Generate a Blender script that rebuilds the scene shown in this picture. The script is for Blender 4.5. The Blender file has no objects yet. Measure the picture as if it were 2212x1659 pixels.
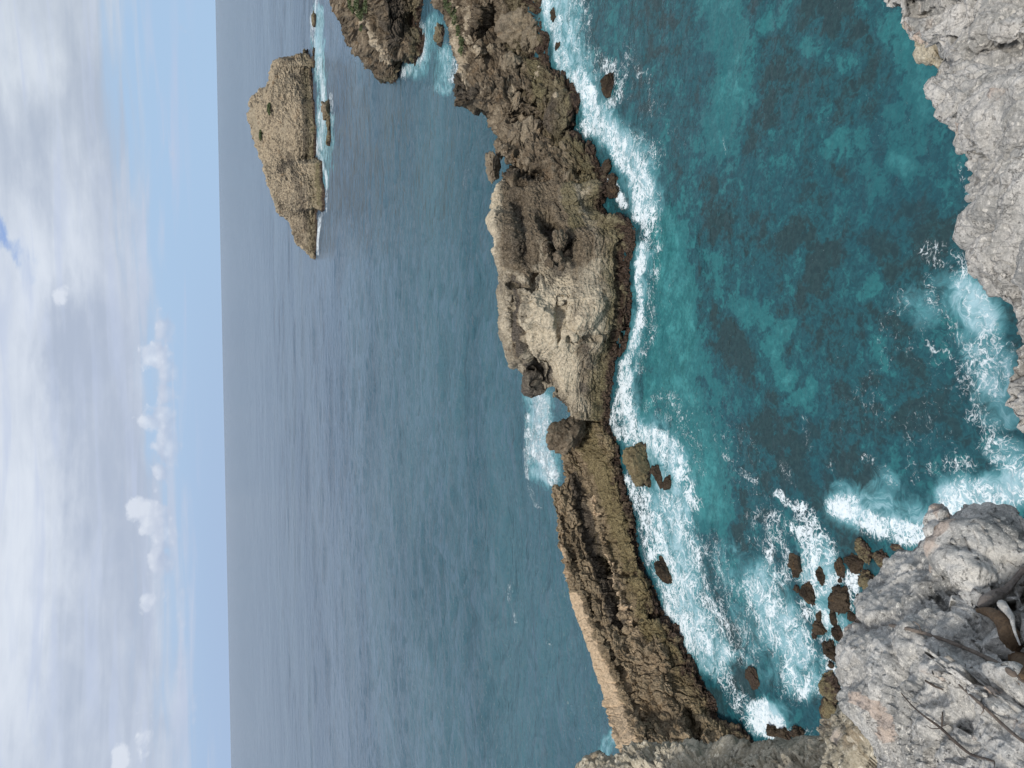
import bpy, math, random
import numpy as np
from mathutils import Vector, Matrix

# ------------------------------------------------------------------ camera, sky, sun, exposure
S = bpy.context.scene
COL = S.collection
CAMZ = 30.0
FPX = 1673.0                      # focal length in units of the 2212 x 1659 working frame
PITCH = math.radians(20.5)
ROLL = math.radians(1.174)
down0 = np.array([0, -math.sin(PITCH), -math.cos(PITCH)])
fwd = np.array([0, math.cos(PITCH), -math.sin(PITCH)])
right0 = np.array([1.0, 0, 0])
CX = math.cos(ROLL) * down0 - math.sin(ROLL) * right0      # picture x (the phone was held upright: world "down")
CY = math.cos(ROLL) * right0 + math.sin(ROLL) * down0      # picture y up (world "right")
ORG = np.array([0, 0, CAMZ])

cd = bpy.data.cameras.new('camera'); cam = bpy.data.objects.new('camera', cd); COL.objects.link(cam)
cd.sensor_fit = 'HORIZONTAL'; cd.sensor_width = 36.0; cd.lens = 36.0 * FPX / 2212.0
cd.clip_start = 0.05; cd.clip_end = 100000
M = Matrix.Identity(4)
for i in range(3):
    M[i][0] = CX[i]; M[i][1] = CY[i]; M[i][2] = -fwd[i]; M[i][3] = ORG[i]
cam.matrix_world = M
S.camera = cam

SUN_EL, SUN_AZ = math.radians(60), math.radians(200)       # azimuth from +Y clockwise: behind and to the right
sun_dir = Vector((math.sin(SUN_AZ) * math.cos(SUN_EL), math.cos(SUN_AZ) * math.cos(SUN_EL), math.sin(SUN_EL)))
sd = bpy.data.lights.new('sun', 'SUN'); sun = bpy.data.objects.new('sun', sd); COL.objects.link(sun)
sd.energy = 2.7; sd.angle = math.radians(10); sd.color = (1.0, 0.95, 0.87)
sun.rotation_euler = sun_dir.to_track_quat('Z', 'Y').to_euler()

S.render.engine = 'CYCLES'
S.view_settings.view_transform = 'Standard'; S.view_settings.look = 'None'
S.view_settings.gamma = 1.0; S.view_settings.exposure = 0.0

# ------------------------------------------------------------------ node helper
class NT:
    def __init__(s, tree): s.t = tree; s.t.nodes.clear()
    def n(s, typ, ins=None, out=0, **props):
        nd = s.t.nodes.new(typ)
        for k, v in props.items(): setattr(nd, k, v)
        for k, v in (ins or {}).items(): s.put(nd.inputs[k], v)
        return nd if out is None else nd.outputs[out]
    def put(s, sock, v):
        if isinstance(v, bpy.types.NodeSocket): s.t.links.new(v, sock)
        elif isinstance(v, (tuple, list)) and len(v) == 3 and sock.type == 'RGBA': sock.default_value = (*v, 1)
        else: sock.default_value = v
    def m(s, op, a, b=0.0, c=0.0, clamp=False):
        nd = s.t.nodes.new('ShaderNodeMath'); nd.operation = op; nd.use_clamp = clamp
        s.put(nd.inputs[0], a); s.put(nd.inputs[1], b)
        if op in ('MULTIPLY_ADD', 'SMOOTH_MIN', 'SMOOTH_MAX', 'COMPARE'): s.put(nd.inputs[2], c)
        return nd.outputs[0]
    def add(s, a, b): return s.m('ADD', a, b)
    def sub(s, a, b): return s.m('SUBTRACT', a, b)
    def mul(s, a, b): return s.m('MULTIPLY', a, b)
    def ss(s, x, lo, hi):          # smoothstep
        nd = s.t.nodes.new('ShaderNodeMapRange'); nd.interpolation_type = 'SMOOTHSTEP'
        s.put(nd.inputs[0], x); s.put(nd.inputs[1], lo); s.put(nd.inputs[2], hi); nd.inputs[3].default_value = 0; nd.inputs[4].default_value = 1
        return nd.outputs[0]
    def lin(s, x, lo, hi, a=0.0, b=1.0):
        nd = s.t.nodes.new('ShaderNodeMapRange')
        s.put(nd.inputs[0], x); s.put(nd.inputs[1], lo); s.put(nd.inputs[2], hi); s.put(nd.inputs[3], a); s.put(nd.inputs[4], b)
        return nd.outputs[0]
    def mix(s, f, a, b, mode='MIX'):
        nd = s.t.nodes.new('ShaderNodeMix'); nd.data_type = 'RGBA'; nd.blend_type = mode
        s.put(nd.inputs[0], f); s.put(nd.inputs[6], a); s.put(nd.inputs[7], b)
        return nd.outputs[2]
    def noise(s, vec, scale, detail=4, rough=0.55, dist=0.0, out=0, typ='FBM'):
        return s.n('ShaderNodeTexNoise', {'Vector': vec, 'Scale': scale, 'Detail': detail, 'Roughness': rough, 'Distortion': dist}, out=out, noise_type=typ)
    def voro(s, vec, scale, feature='F1', out='Distance', rnd=1.0, detail=0.0):
        return s.n('ShaderNodeTexVoronoi', {'Vector': vec, 'Scale': scale, 'Randomness': rnd, 'Detail': detail}, out=out, feature=feature)
    def vmul(s, v, t):
        return s.n('ShaderNodeVectorMath', {0: v, 1: t}, operation='MULTIPLY')
    def vadd(s, v, t):
        return s.n('ShaderNodeVectorMath', {0: v, 1: t}, operation='ADD')
    def bump(s, h, strength, dist, normal=None):
        d = {'Height': h, 'Strength': strength, 'Distance': dist}
        if normal is not None: d['Normal'] = normal
        return s.n('ShaderNodeBump', d)

# ------------------------------------------------------------------ world
def ray(u, v):
    u = np.asarray(u, float); v = np.asarray(v, float)
    a = (u - 1106.0) / FPX; b = (829.5 - v) / FPX
    return fwd + a[..., None] * CX + b[..., None] * CY
def azel(u, v):
    r = ray(u, v); n = np.linalg.norm(r)
    return math.degrees(math.atan2(r[0], r[1])), math.degrees(math.asin(r[2] / n))

W = bpy.data.worlds.new('World'); S.world = W; W.use_nodes = True
def build_world():
    g = NT(W.node_tree)
    sky = g.n('ShaderNodeTexSky', sky_type='NISHITA', sun_disc=False)
    nd = sky.node; nd.sun_elevation = SUN_EL; nd.sun_rotation = SUN_AZ; nd.air_density = 1.0; nd.dust_density = 0.6; nd.ozone_density = 2.0
    d = g.n('ShaderNodeTexCoord', out='Generated')
    xyz = g.n('ShaderNodeSeparateXYZ', {0: d}, out=None).outputs
    el = g.mul(g.m('ARCSINE', xyz[2]), 57.2958)
    az = g.mul(g.m('ARCTAN2', xyz[0], xyz[1]), 57.2958)
    base = g.n('ShaderNodeCombineXYZ', {0: g.mul(az, 0.09), 1: g.mul(el, 0.24), 2: 0.0})
    w1 = g.noise(base, 1.6, 4, .55, out=1)
    wv = g.n('ShaderNodeVectorMath', {0: w1, 1: (0.5, 0.5, 0.5)}, operation='SUBTRACT')
    wxyz = g.n('ShaderNodeSeparateXYZ', {0: wv}, out=None).outputs
    w2 = g.noise(g.vadd(base, (7.3, 2.1, 4.0)), 5.0, 5, .6, out=1)
    w2v = g.n('ShaderNodeVectorMath', {0: w2, 1: (0.5, 0.5, 0.5)}, operation='SUBTRACT')
    w2x = g.n('ShaderNodeSeparateXYZ', {0: w2v}, out=None).outputs
    azw = g.add(az, g.add(g.mul(wxyz[0], 9.0), g.mul(w2x[0], 4.0)))
    elw = g.add(el, g.add(g.mul(wxyz[1], 3.2), g.mul(w2x[1], 2.0)))
    def blob(u, v, su, sv, k=1.0, warped=True):
        a0, e0 = azel(u, v); sa = sv / FPX * 57.3; se = su / FPX * 57.3
        A = azw if warped else az; E = elw if warped else el
        x = g.m('DIVIDE', g.sub(A, a0), sa); y = g.m('DIVIDE', g.sub(E, e0), se)
        r = g.add(g.mul(x, x), g.mul(y, y))
        return g.mul(g.m('EXPONENT', g.mul(r, -1.0)), k)
    # clear blue band above the horizon (haze-whitened), deeper blue in the holes
    horizon = g.mix(g.ss(el, 0.0, 4.5), (0.39, 0.52, 0.73), (0.42, 0.575, 0.785))
    horizon = g.mix(g.ss(az, -14, 22), horizon, (0.40, 0.57, 0.79))
    nish = g.mix(1.0, sky, (0.10, 0.10, 0.10), 'MULTIPLY')
    clear = g.mix(g.ss(el, 7.0, 24.0), horizon, nish)
    # layered stratus texture: streaks seen edge-on
    st = g.noise(g.vmul(base, (0.55, 3.0, 1)), 1.7, 4, .5, .5)
    st2 = g.noise(g.vadd(g.vmul(base, (1.0, 1.5, 1)), (3.1, 9.4, 0)), 1.5, 6, .5, .9)
    big = g.noise(g.vadd(base, (11.0, 4.0, 0)), 1.3, 4, .5, .5)
    puff = g.noise(g.vadd(g.vmul(base, (1.5, 1.2, 1)), (1.7, 3.0, 2.0)), 3.5, 6, .55, .3)
    lum = g.add(g.add(g.mul(g.sub(st, .5), .55), g.mul(g.sub(st2, .5), .65)), g.add(0.40, g.mul(g.sub(puff, .5), .35)))
    for b in ((40, 1250, 75, 520, .42), (70, 600, 60, 120, .18), (60, 160, 40, 80, .25), (140, 560, 60, 150, .18), (30, 60, 50, 200, .1),
              (240, 240, 45, 110, -.30), (150, 230, 60, 80, -.12), (165, 730, 55, 110, -.38), (200, 960, 60, 200, -.22), (300, 1150, 40, 300, -.20),
              (120, 1520, 60, 160, -.22), (255, 1300, 60, 300, -.05), (60, 330, 30, 60, -.2)):
        lum = g.add(lum, blob(*b))
    ccol = g.mix(g.ss(lum, 0.0, 1.0), (0.44, 0.505, 0.63), (0.745, 0.80, 0.89))
    ccol = g.mix(g.mul(g.ss(az, 5, 25), .5), ccol, g.mix(g.ss(lum, 0, 1), (0.44, 0.50, 0.58), (0.73, 0.79, 0.84)))
    # coverage: solid above about 5 degrees, its lower edge higher on the right
    edge = g.lin(az, -28, 26, 2.2, 5.2)
    cov = g.ss(g.add(g.sub(g.add(el, g.mul(w2x[1], 1.0)), edge), g.mul(g.sub(st, .5), 7.5)), -1.3, 2.2)
    hole = g.add(g.add(blob(8, 525, 32, 38, 1.1), blob(60, 590, 22, 30, .55)), g.add(blob(60, 1580, 30, 30, .5), blob(265, 1400, 25, 90, .5)))
    cov = g.mul(cov, g.m('SUBTRACT', 1.0, g.ss(hole, .35, 1.2)))
    clear = g.mix(g.ss(hole, .3, 1.0), clear, (0.27, 0.41, 0.73))
    c = g.mix(g.mul(cov, .96), clear, ccol)
    # thin veil across the clear band
    veil = g.mul(g.ss(st, .48, .72), g.mul(g.ss(el, .8, 2.5), .55))
    c = g.mix(veil, c, (0.50, 0.58, 0.76))
    # small cumulus row: flat bases, billowed tops
    cb = g.n('ShaderNodeCombineXYZ', {0: g.mul(az, 0.55), 1: g.mul(el, 0.75), 2: 3.7})
    n1 = g.noise(cb, 1.7, 6, .60, .25); n2 = g.voro(g.vadd(cb, g.vmul(g.noise(cb, 2.5, 3, .5, out=1), (.5, .5, .5))), 2.2, 'SMOOTH_F1')
    cum = None; blobs = ((372, 860, 15, 170, .40), (350, 1150, 20, 160, .38), (395, 1350, 15, 200, .36), (335, 770, 26, 24, 1), (358, 715, 18, 26, .9), (365, 800, 16, 26, .9), (345, 905, 28, 22, 1.05), (318, 912, 18, 12, 1), (362, 965, 20, 34, 1.1), (350, 1020, 16, 20, .8),
             (310, 1100, 26, 20, 1.05), (335, 1120, 26, 26, 1.1), (355, 1160, 22, 30, 1), (290, 1093, 16, 13, .95), (350, 1210, 22, 26, .9), (318, 1303, 14, 20, .8), (388, 1455, 12, 22, .6), (262, 1640, 16, 26, .9), (310, 1600, 20, 36, .5),
             (128, 640, 13, 18, .7), (418, 1510, 10, 36, .5), (360, 850, 16, 24, .8), (350, 700, 22, 60, .4), (372, 330, 5, 9, .6), (388, 60, 10, 10, .55))
    for b in blobs:
        t = blob(b[0], b[1], b[2] * 1.2, b[3] * 1.25, b[4], warped=False); cum = t if cum is None else g.m('MAXIMUM', cum, t)
    dens = g.add(cum, g.add(g.mul(g.sub(n1, .5), 1.1), g.mul(g.sub(.45, n2), .55)))
    cmask = g.ss(dens, .30, .66)
    cmask = g.mul(cmask, g.ss(cum, .05, .2))
    base_fade = g.ss(g.add(el, g.mul(g.sub(n1, .5), 1.0)), 2.7, 4.0)
    shade = g.add(g.mul(g.ss(dens, .6, 1.3), .35), g.mul(g.sub(.6, n2), .9))
    cumcol = g.mix(g.m('ADD', shade, g.ss(el, 3.2, 6.5), clamp=True), (0.46, 0.53, 0.68), (0.76, 0.81, 0.90))
    c = g.mix(g.mul(cmask, g.mul(g.add(.35, g.mul(base_fade, .65)), .74)), c, cumcol)
    # overhead and behind: broken cloud over the Nishita sky
    up = g.noise(g.vmul(d, (2, 2, 4)), 1.5, 5, .55)
    upc = g.mix(g.ss(up, .2, .5), g.mix(1.0, sky, (.15, .15, .15), 'MULTIPLY'), (0.56, 0.60, 0.67))
    c = g.mix(g.ss(el, 17, 35), c, upc)
    c = g.mix(g.ss(el, -1.5, -0.2), (0.24, 0.32, 0.39), c)
    bg = g.n('ShaderNodeBackground', {'Color': c, 'Strength': 1.0})
    g.n('ShaderNodeOutputWorld', {'Surface': bg}, out=None)
build_world()

# ------------------------------------------------------------------ pixel <-> world (working frame 2212 x 1659)
def at_z(u, v, z=0.0):
    r = ray(u, v); t = (np.asarray(z, float) - CAMZ) / r[..., 2]
    return ORG + r * t[..., None]
def at_y(u, v, y):
    r = ray(u, v); t = np.asarray(y, float) / r[..., 1]
    return ORG + r * t[..., None]
def at_d(u, v, d):
    r = ray(u, v); r = r / np.linalg.norm(r, axis=-1)[..., None]
    return ORG + r * np.asarray(d, float)[..., None]
def to_uv(P):
    q = P - ORG; f = q @ fwd; f = np.where(f < .01, .01, f)
    return 1106 + FPX * (q @ CX) / f, 829.5 - FPX * (q @ CY) / f

# ------------------------------------------------------------------ numpy noise
def _h(ix, iy, iz, seed):
    with np.errstate(over='ignore'):
        h = (ix.astype(np.uint32) * np.uint32(374761393) + iy.astype(np.uint32) * np.uint32(668265263) + iz.astype(np.uint32) * np.uint32(2147483647) + np.uint32(seed * 1013904223 & 0xffffffff))
        h ^= h >> np.uint32(13); h *= np.uint32(1274126177); h ^= h >> np.uint32(16); h *= np.uint32(2246822519); h ^= h >> np.uint32(13)
    return h
def vnoise(P, seed=0):
    """value noise, -1..1, P (N,3)"""
    f = np.floor(P); i = f.astype(np.int64); t = P - f; t = t * t * t * (t * (t * 6 - 15) + 10)
    r = 0
    for dx in (0, 1):
        wx = t[:, 0] if dx else 1 - t[:, 0]
        for dy in (0, 1):
            wy = t[:, 1] if dy else 1 - t[:, 1]
            for dz in (0, 1):
                wz = t[:, 2] if dz else 1 - t[:, 2]
                r = r + wx * wy * wz * (_h(i[:, 0] + dx, i[:, 1] + dy, i[:, 2] + dz, seed) / 2147483648.0 - 1.0)
    return r
ROT = np.array([[.36, .48, -.8], [-.8, .6, 0], [.48, .64, .6]])
def fbm(P, oct=5, rough=.5, seed=0, ridged=False):
    a = 1.0; s = 0; tot = 0; Q = P.copy()
    for k in range(oct):
        n = vnoise(Q, seed + k * 7)
        if ridged: n = 1 - 2 * np.abs(n)
        s = s + a * n; tot += a; a *= rough; Q = Q @ ROT.T * 2.03 + 3.7
    return s / tot
def cells(P, seed=0):
    """voronoi: F1, F2-F1, random value of the cell"""
    f = np.floor(P); i = f.astype(np.int64)
    d1 = np.full(len(P), 9.0); d2 = d1.copy(); val = np.zeros(len(P))
    for dx in (-1, 0, 1):
        for dy in (-1, 0, 1):
            for dz in (-1, 0, 1):
                c = i + (dx, dy, dz)
                h = _h(c[:, 0], c[:, 1], c[:, 2], seed)
                q = np.stack([(h & np.uint32(1023)) / 1023., ((h >> np.uint32(10)) & np.uint32(1023)) / 1023., ((h >> np.uint32(20)) & np.uint32(1023)) / 1023.], 1)
                d = np.linalg.norm(c + q - P, axis=1)
                hv = _h(c[:, 0], c[:, 1], c[:, 2], seed + 91) / 4294967295.0
                closer = d < d1
                d2 = np.where(closer, d1, np.minimum(d2, d)); val = np.where(closer, hv, val); d1 = np.where(closer, d, d1)
    return d1, d2 - d1, val

def sstep(x, a, b):
    t = np.clip((x - a) / (b - a), 0, 1); return t * t * (3 - 2 * t)
def strokes(U, V, lst, signed=False):
    """each stroke: ([(u,v),...], radius, strength); soft capsule"""
    out = np.zeros(U.shape)
    for pts, r, s in lst:
        pu = [p[0] for p in pts]; pv = [p[1] for p in pts]
        m = (U > min(pu) - r) & (U < max(pu) + r) & (V > min(pv) - r) & (V < max(pv) + r)
        if not m.any(): continue
        uu = U[m]; vv = V[m]; dm = np.full(uu.shape, 1e9)
        if len(pts) == 1: dm = np.hypot(uu - pu[0], vv - pv[0])
        for k in range(len(pts) - 1):
            ax, ay = pts[k]; bx, by = pts[k + 1]; L = (bx - ax) ** 2 + (by - ay) ** 2 + 1e-9
            t = np.clip(((uu - ax) * (bx - ax) + (vv - ay) * (by - ay)) / L, 0, 1)
            dm = np.minimum(dm, np.hypot(uu - ax - t * (bx - ax), vv - ay - t * (by - ay)))
        val = s * sstep(1 - dm / r, 0, .75)
        out[m] = out[m] + val if signed else np.maximum(out[m], val)
    return out

# ------------------------------------------------------------------ mesh helpers
def tag(o, label=None, cat=None, group=None, kind=None):
    if label: o['label'] = label
    if cat: o['category'] = cat
    if group: o['group'] = group
    if kind: o['kind'] = kind
    return o
def link(name, me, mat, parent=None):
    o = bpy.data.objects.new(name, me); COL.objects.link(o)
    if mat is not None: me.materials.append(mat)
    if parent is not None: o.parent = parent
    return o
def grid_mesh(name, P, attrs=None, smooth=True, flip=False):
    n, m = P.shape[:2]
    me = bpy.data.meshes.new(name)
    idx = np.arange(n * m).reshape(n, m)
    q = np.stack([idx[:-1, :-1], idx[1:, :-1], idx[1:, 1:], idx[:-1, 1:]], -1).reshape(-1, 4)
    if flip: q = q[:, ::-1]
    nf = len(q)
    me.vertices.add(n * m); me.vertices.foreach_set('co', P.reshape(-1).astype(np.float32))
    me.loops.add(nf * 4); me.loops.foreach_set('vertex_index', q.reshape(-1).astype(np.int32))
    me.polygons.add(nf); me.polygons.foreach_set('loop_start', np.arange(0, nf * 4, 4, dtype=np.int32)); me.polygons.foreach_set('loop_total', np.full(nf, 4, dtype=np.int32))
    me.update(calc_edges=True)
    if smooth: me.polygons.foreach_set('use_smooth', np.ones(nf, dtype=bool))
    for k, a in (attrs or {}).items(): put_attr(me, k, a)
    me.update(); return me
def put_attr(me, name, a):
    a = a.reshape(-1, a.shape[-1]); c = np.ones((len(a), 4), dtype=np.float32); c[:, :a.shape[1]] = a
    at = me.color_attributes.new(name, 'FLOAT_COLOR', 'POINT'); at.data.foreach_set('color', c.reshape(-1))
def grid_normals(P):
    du = np.gradient(P, axis=0); dv = np.gradient(P, axis=1)
    n = np.cross(du, dv); l = np.linalg.norm(n, axis=-1)[..., None]; l[l == 0] = 1
    return n / l
def blur(P, it):
    for _ in range(it):
        Q = P.copy()
        Q[1:-1] = P[1:-1] * .5 + (P[2:] + P[:-2]) * .25; P = Q.copy()
        P[:, 1:-1] = Q[:, 1:-1] * .5 + (Q[:, 2:] + Q[:, :-2]) * .25
    return P
def rock_disp(X, s, block=.5, rough=.25, strata=.2, fine=.05, seed=0, sh=1.0, hard=.5, big=0.0):
    """displacement in metres; s = size of the blocks, sh = height of a rock layer"""
    n = X.shape[:-1]; X = X.reshape(-1, 3)
    W3 = np.stack([fbm(X / s * .7, 3, .5, seed + k) for k in (1, 2, 3)], 1)
    d = np.zeros(len(X))
    Q = X / s * np.array([1, 1, 1.5]) + W3 * .7
    f1, e, v = cells(Q, seed)
    d += block * ((v - .5) * 1.0 - hard * (1 - sstep(e, 0, .16)))
    f1, e, v = cells(Q * 2.7 + 5, seed + 3)
    d += block * .38 * ((v - .5) - hard * (1 - sstep(e, 0, .2)))
    f1, e, v = cells(Q * 6.5 + 9, seed + 5)
    d += block * .17 * ((v - .5) - hard * (1 - sstep(e, 0, .25)))
    d += rough * fbm(X / s * 1.3, 6, .55, seed + 11) + big * fbm(X / s * .45, 3, .5, seed + 17)
    zz = X[:, 2] / sh + W3[:, 0] * .6 + .02 * X[:, 0]
    lay = vnoise(np.stack([np.zeros_like(zz) + .5, X[:, 0] * .05 + X[:, 1] * .05, zz * 2], 1), seed + 20) * .7 + vnoise(np.stack([X[:, 0] * .15, X[:, 1] * .15, zz * 7], 1), seed + 21) * .5
    d += strata * lay
    d += fine * fbm(X / s * 9, 4, .6, seed + 31, True)
    return d.reshape(n)
def ip(v, lst, k=1):
    a = sorted(lst); return np.interp(v, [p[0] for p in a], [p[k] for p in a])

def loft(name, v0, v1, nv, rails, seg, mat, back=4.0, smooth=2, disp=None, dstroke=(), tints=None, skirt=2.0, seed=1, backz=.8, warp=0.0, parts=(), ref=70.0, calm=()):
    """rails[0] = waterline [(v,u)]; the others ([(v,u)], [(v, depth behind the waterline)]), last = crest."""
    vs = np.linspace(v0, v1, nv)
    if warp:
        J = np.stack([vs / 9, np.zeros(nv), np.zeros(nv)], 1); 
    u0 = ip(vs, rails[0])
    if warp: u0 = u0 + warp * fbm(J + 31, 5, .6, seed)
    wpt = at_z(u0, vs, 0.0); yw = wpt[:, 1]
    kr = max(1, int(nv * ref / abs(v1 - v0))); ker = np.hanning(2 * kr + 1); ker /= ker.sum(); yref = np.convolve(np.pad(yw, kr, mode='edge'), ker, mode='valid')
    low = wpt.copy(); low[:, 2] = -skirt; low[:, 1] += .3
    pts = [low, wpt]
    for k, (ru, rd) in enumerate(rails[1:]):
        uu = ip(vs, ru)
        if warp: uu = uu + warp * fbm(J + 7 * k, 5, .6, seed + k) * (1.0 if k == len(rails) - 2 else .6)
        fb = (.35, .8, 1.0)[min(k, 2)]; pts.append(at_y(uu, vs, yw * (1 - fb) + yref * fb + ip(vs, rd)))
    crest = pts[-1]
    bk = np.full(nv, float(back)) if np.isscalar(back) else ip(vs, back)
    b1 = crest.copy(); b1[:, 1] += bk * .5; b1[:, 2] -= np.minimum(backz, crest[:, 2] * .3); pts.append(b1)
    b2 = crest.copy(); b2[:, 1] += bk; b2[:, 2] *= .35; pts.append(b2)
    b3 = crest.copy(); b3[:, 1] += bk * 1.15; b3[:, 2] = -skirt; pts.append(b3)
    C = np.stack(pts, 1); K = C.shape[1]
    seg = [3] + list(seg) + [14, 14, 6]
    t = np.concatenate([np.linspace(k, k + 1, seg[k], endpoint=False) for k in range(K - 1)] + [[K - 1]])
    i = np.minimum(t.astype(int), K - 2); f = (t - i)[None, :, None]
    P = C[:, i] * (1 - f) + C[:, i + 1] * f
    P = blur(P, smooth)
    U, V = to_uv(P)
    U = U.copy(); V = V.copy()
    if dstroke:
        wu = 5 * fbm(np.stack([U.ravel() / 14, V.ravel() / 14, U.ravel() * 0], 1), 4, .55, seed + 3).reshape(U.shape)
        N = -grid_normals(blur(P, 6)); P = P + N * strokes(U + wu, V - wu, dstroke, True)[..., None]
    N = -grid_normals(blur(P, 8))
    if disp: P = P + N * (rock_disp(P, seed=seed, **disp) * (1 - strokes(U, V, calm)))[..., None]
    attrs = {'tint': tint_attr(U, V, tints or {}, P, seed)}
    if P[..., 1].min() < 150:      # knobbly weed and barnacle crust along the waterline
        X = P.reshape(-1, 3); f1, e, v = cells(X / .34, seed + 60); g1, _e, _v = cells(X / .15, seed + 61)
        kn = ((.55 - f1) * .30 + (.5 - g1) * .10).reshape(P.shape[:2]) * sstep(P[..., 2], 1.25, .45)
        P = P + N * kn[..., None]
    root = bpy.data.objects.new(name, None); COL.objects.link(root)
    ends = np.cumsum([0] + seg); o0 = P[:, :, :].reshape(-1, 3).mean(0); o0[2] = 0; root.location = o0
    for pn, k0, k1 in parts:
        a, b = ends[k0], (ends[k1] + 1 if k1 < len(ends) else P.shape[1])
        link(pn, grid_mesh(pn, P[:, a:b] - o0, {'tint': attrs['tint'][:, a:b]}, flip=True), mat, root)
    return root, P
def tint_attr(U, V, t, P, seed):
    X = P.reshape(-1, 3)
    sc = 10.0
    w = 9 * fbm(np.stack([U.ravel() / sc, V.ravel() / sc, U.ravel() * 0], 1), 4, .6, seed + 77).reshape(U.shape)
    w2 = 9 * fbm(np.stack([V.ravel() / sc + 40, U.ravel() / sc, U.ravel() * 0], 1), 4, .6, seed + 78).reshape(U.shape)
    return np.stack([strokes(U + w, V + w2, t.get(k, ())) for k in ('cream', 'olive', 'dark', 'brown')], -1)

# ------------------------------------------------------------------ materials
def rock_mat(name, c1, c2, cream, olive=(.115, .10, .058), dark=(.05, .042, .034), fs=1.0, wl=(0.35, 1.0), weed=(.045, .030, .022), ol=(1.0, 2.6), ol_amt=.6, bumpd=.08, strat=.4, pale=(.45, .41, .34), pale_amt=.35, pits=.5, top=None, orange=.25):
    m = bpy.data.materials.new(name); m.use_nodes = True; g = NT(m.node_tree)
    pos = g.n('ShaderNodeNewGeometry', out='Position'); nrm = g.n('ShaderNodeNewGeometry', out='Normal')
    z = g.n('ShaderNodeSeparateXYZ', {0: pos}, out=2); nz = g.n('ShaderNodeSeparateXYZ', {0: nrm}, out=2)
    at = g.n('ShaderNodeVertexColor', out='Color', layer_name='tint')
    rgb = g.n('ShaderNodeSeparateColor', {0: at}, out=None).outputs
    a = g.noise(pos, .35 * fs, 6, .6, .4); b = g.noise(pos, 1.6 * fs, 6, .65, .3); cfi = g.noise(pos, 9 * fs, 5, .7); 
    sv = g.vmul(pos, (.18 * fs, .18 * fs, 2.2 * fs))
    layer = g.noise(g.vadd(sv, g.vmul(g.noise(pos, .4 * fs, 3, .5, out=1), (.9, .9, .9))), 1.0, 5, .6)
    base = g.mix(g.ss(g.add(g.mul(a, .6), g.mul(b, .4)), .38, .62), c1, c2)
    base = g.mix(g.mul(g.ss(layer, .45, .65), strat), base, cream)
    orn = g.ss(g.noise(g.vadd(pos, (9, 4, 1)), .55 * fs, 5, .6, .5), .56, .70)
    base = g.mix(g.mul(orn, orange), base, (.34, .20, .09))
    spk = g.ss(g.noise(pos, 4.5 * fs, 5, .75), .56, .70)
    base = g.mix(g.mul(spk, pale_amt), base, pale)
    blk = g.ss(g.noise(g.vadd(pos, (3, 8, 5)), 2.6 * fs, 6, .72, .3), .55, .68)
    base = g.mix(g.mul(blk, .55 * pits + .1), base, dark)
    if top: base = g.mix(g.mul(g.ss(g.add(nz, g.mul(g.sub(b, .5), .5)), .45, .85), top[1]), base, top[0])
    base = g.mix(g.ss(g.add(rgb[0], g.mul(g.sub(b, .5), .9)), .35, .75), base, g.mix(g.ss(cfi, .3, .7), cream, tuple(min(1, x * .68) for x in cream)))
    tal = g.n('ShaderNodeVertexColor', out='Alpha', layer_name='tint')
    base = g.mix(g.mul(g.ss(g.add(tal, g.mul(g.sub(b, .5), .7)), .3, .8), .9), base, g.mix(g.ss(g.add(g.mul(cfi, .5), g.mul(b, .5)), .40, .60), (.085, .066, .046), (.21, .165, .115)))
    base = g.mix(g.mul(g.ss(g.add(rgb[1], g.mul(g.sub(b, .5), .7)), .3, .8), .85), base, g.mix(g.ss(cfi, .35, .65), olive, tuple(x * 1.7 for x in olive)))
    base = g.mix(g.mul(g.ss(g.add(rgb[2], g.mul(g.sub(b, .5), .7)), .3, .8), .85), base, g.mix(g.ss(cfi, .4, .62), dark, tuple(x * 2.2 for x in dark)))
    zw = g.add(z, g.add(g.mul(g.sub(b, .5), 1.6), g.mul(g.sub(a, .5), 1.8)))
    oband = g.mul(g.m('SUBTRACT', 1.0, g.ss(zw, ol[0], ol[1])), ol_amt)
    base = g.mix(oband, base, g.mix(g.ss(cfi, .35, .65), olive, tuple(x * 1.9 for x in olive)))
    wband = g.m('SUBTRACT', 1.0, g.ss(zw, wl[0], wl[1]))
    base = g.mix(wband, base, g.mix(g.ss(cfi, .45, .65), weed, tuple(x * 2.3 for x in weed)))
    # fine tooth: every grain a little lighter or darker
    base = g.mix(1.0, base, g.mix(g.ss(g.add(g.mul(cfi, .55), g.mul(g.noise(g.vadd(pos, (6, 2, 8)), 4.0 * fs, 5, .72), .45)), .36, .64), (.52, .51, .50), (1.32, 1.32, 1.30)), 'MULTIPLY')
    rough = g.lin(wband, 0, 1, .93, .6)
    h = g.add(g.mul(b, 1.0), g.add(g.mul(cfi, .35), g.mul(layer, strat * .8)))
    vor = g.voro(g.vadd(pos, g.vmul(g.noise(pos, 2 * fs, 2, .5, out=1), (.3, .3, .3))), 2.4 * fs, 'F1', detail=2.0)
    h = g.add(h, g.mul(vor, .5))
    nb = g.bump(h, 1.0, bumpd)
    bs = g.n('ShaderNodeBsdfPrincipled', {'Base Color': base, 'Roughness': rough, 'Normal': nb, 'Specular IOR Level': .25})
    g.n('ShaderNodeOutputMaterial', {'Surface': bs}, out=None)
    return m

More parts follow.
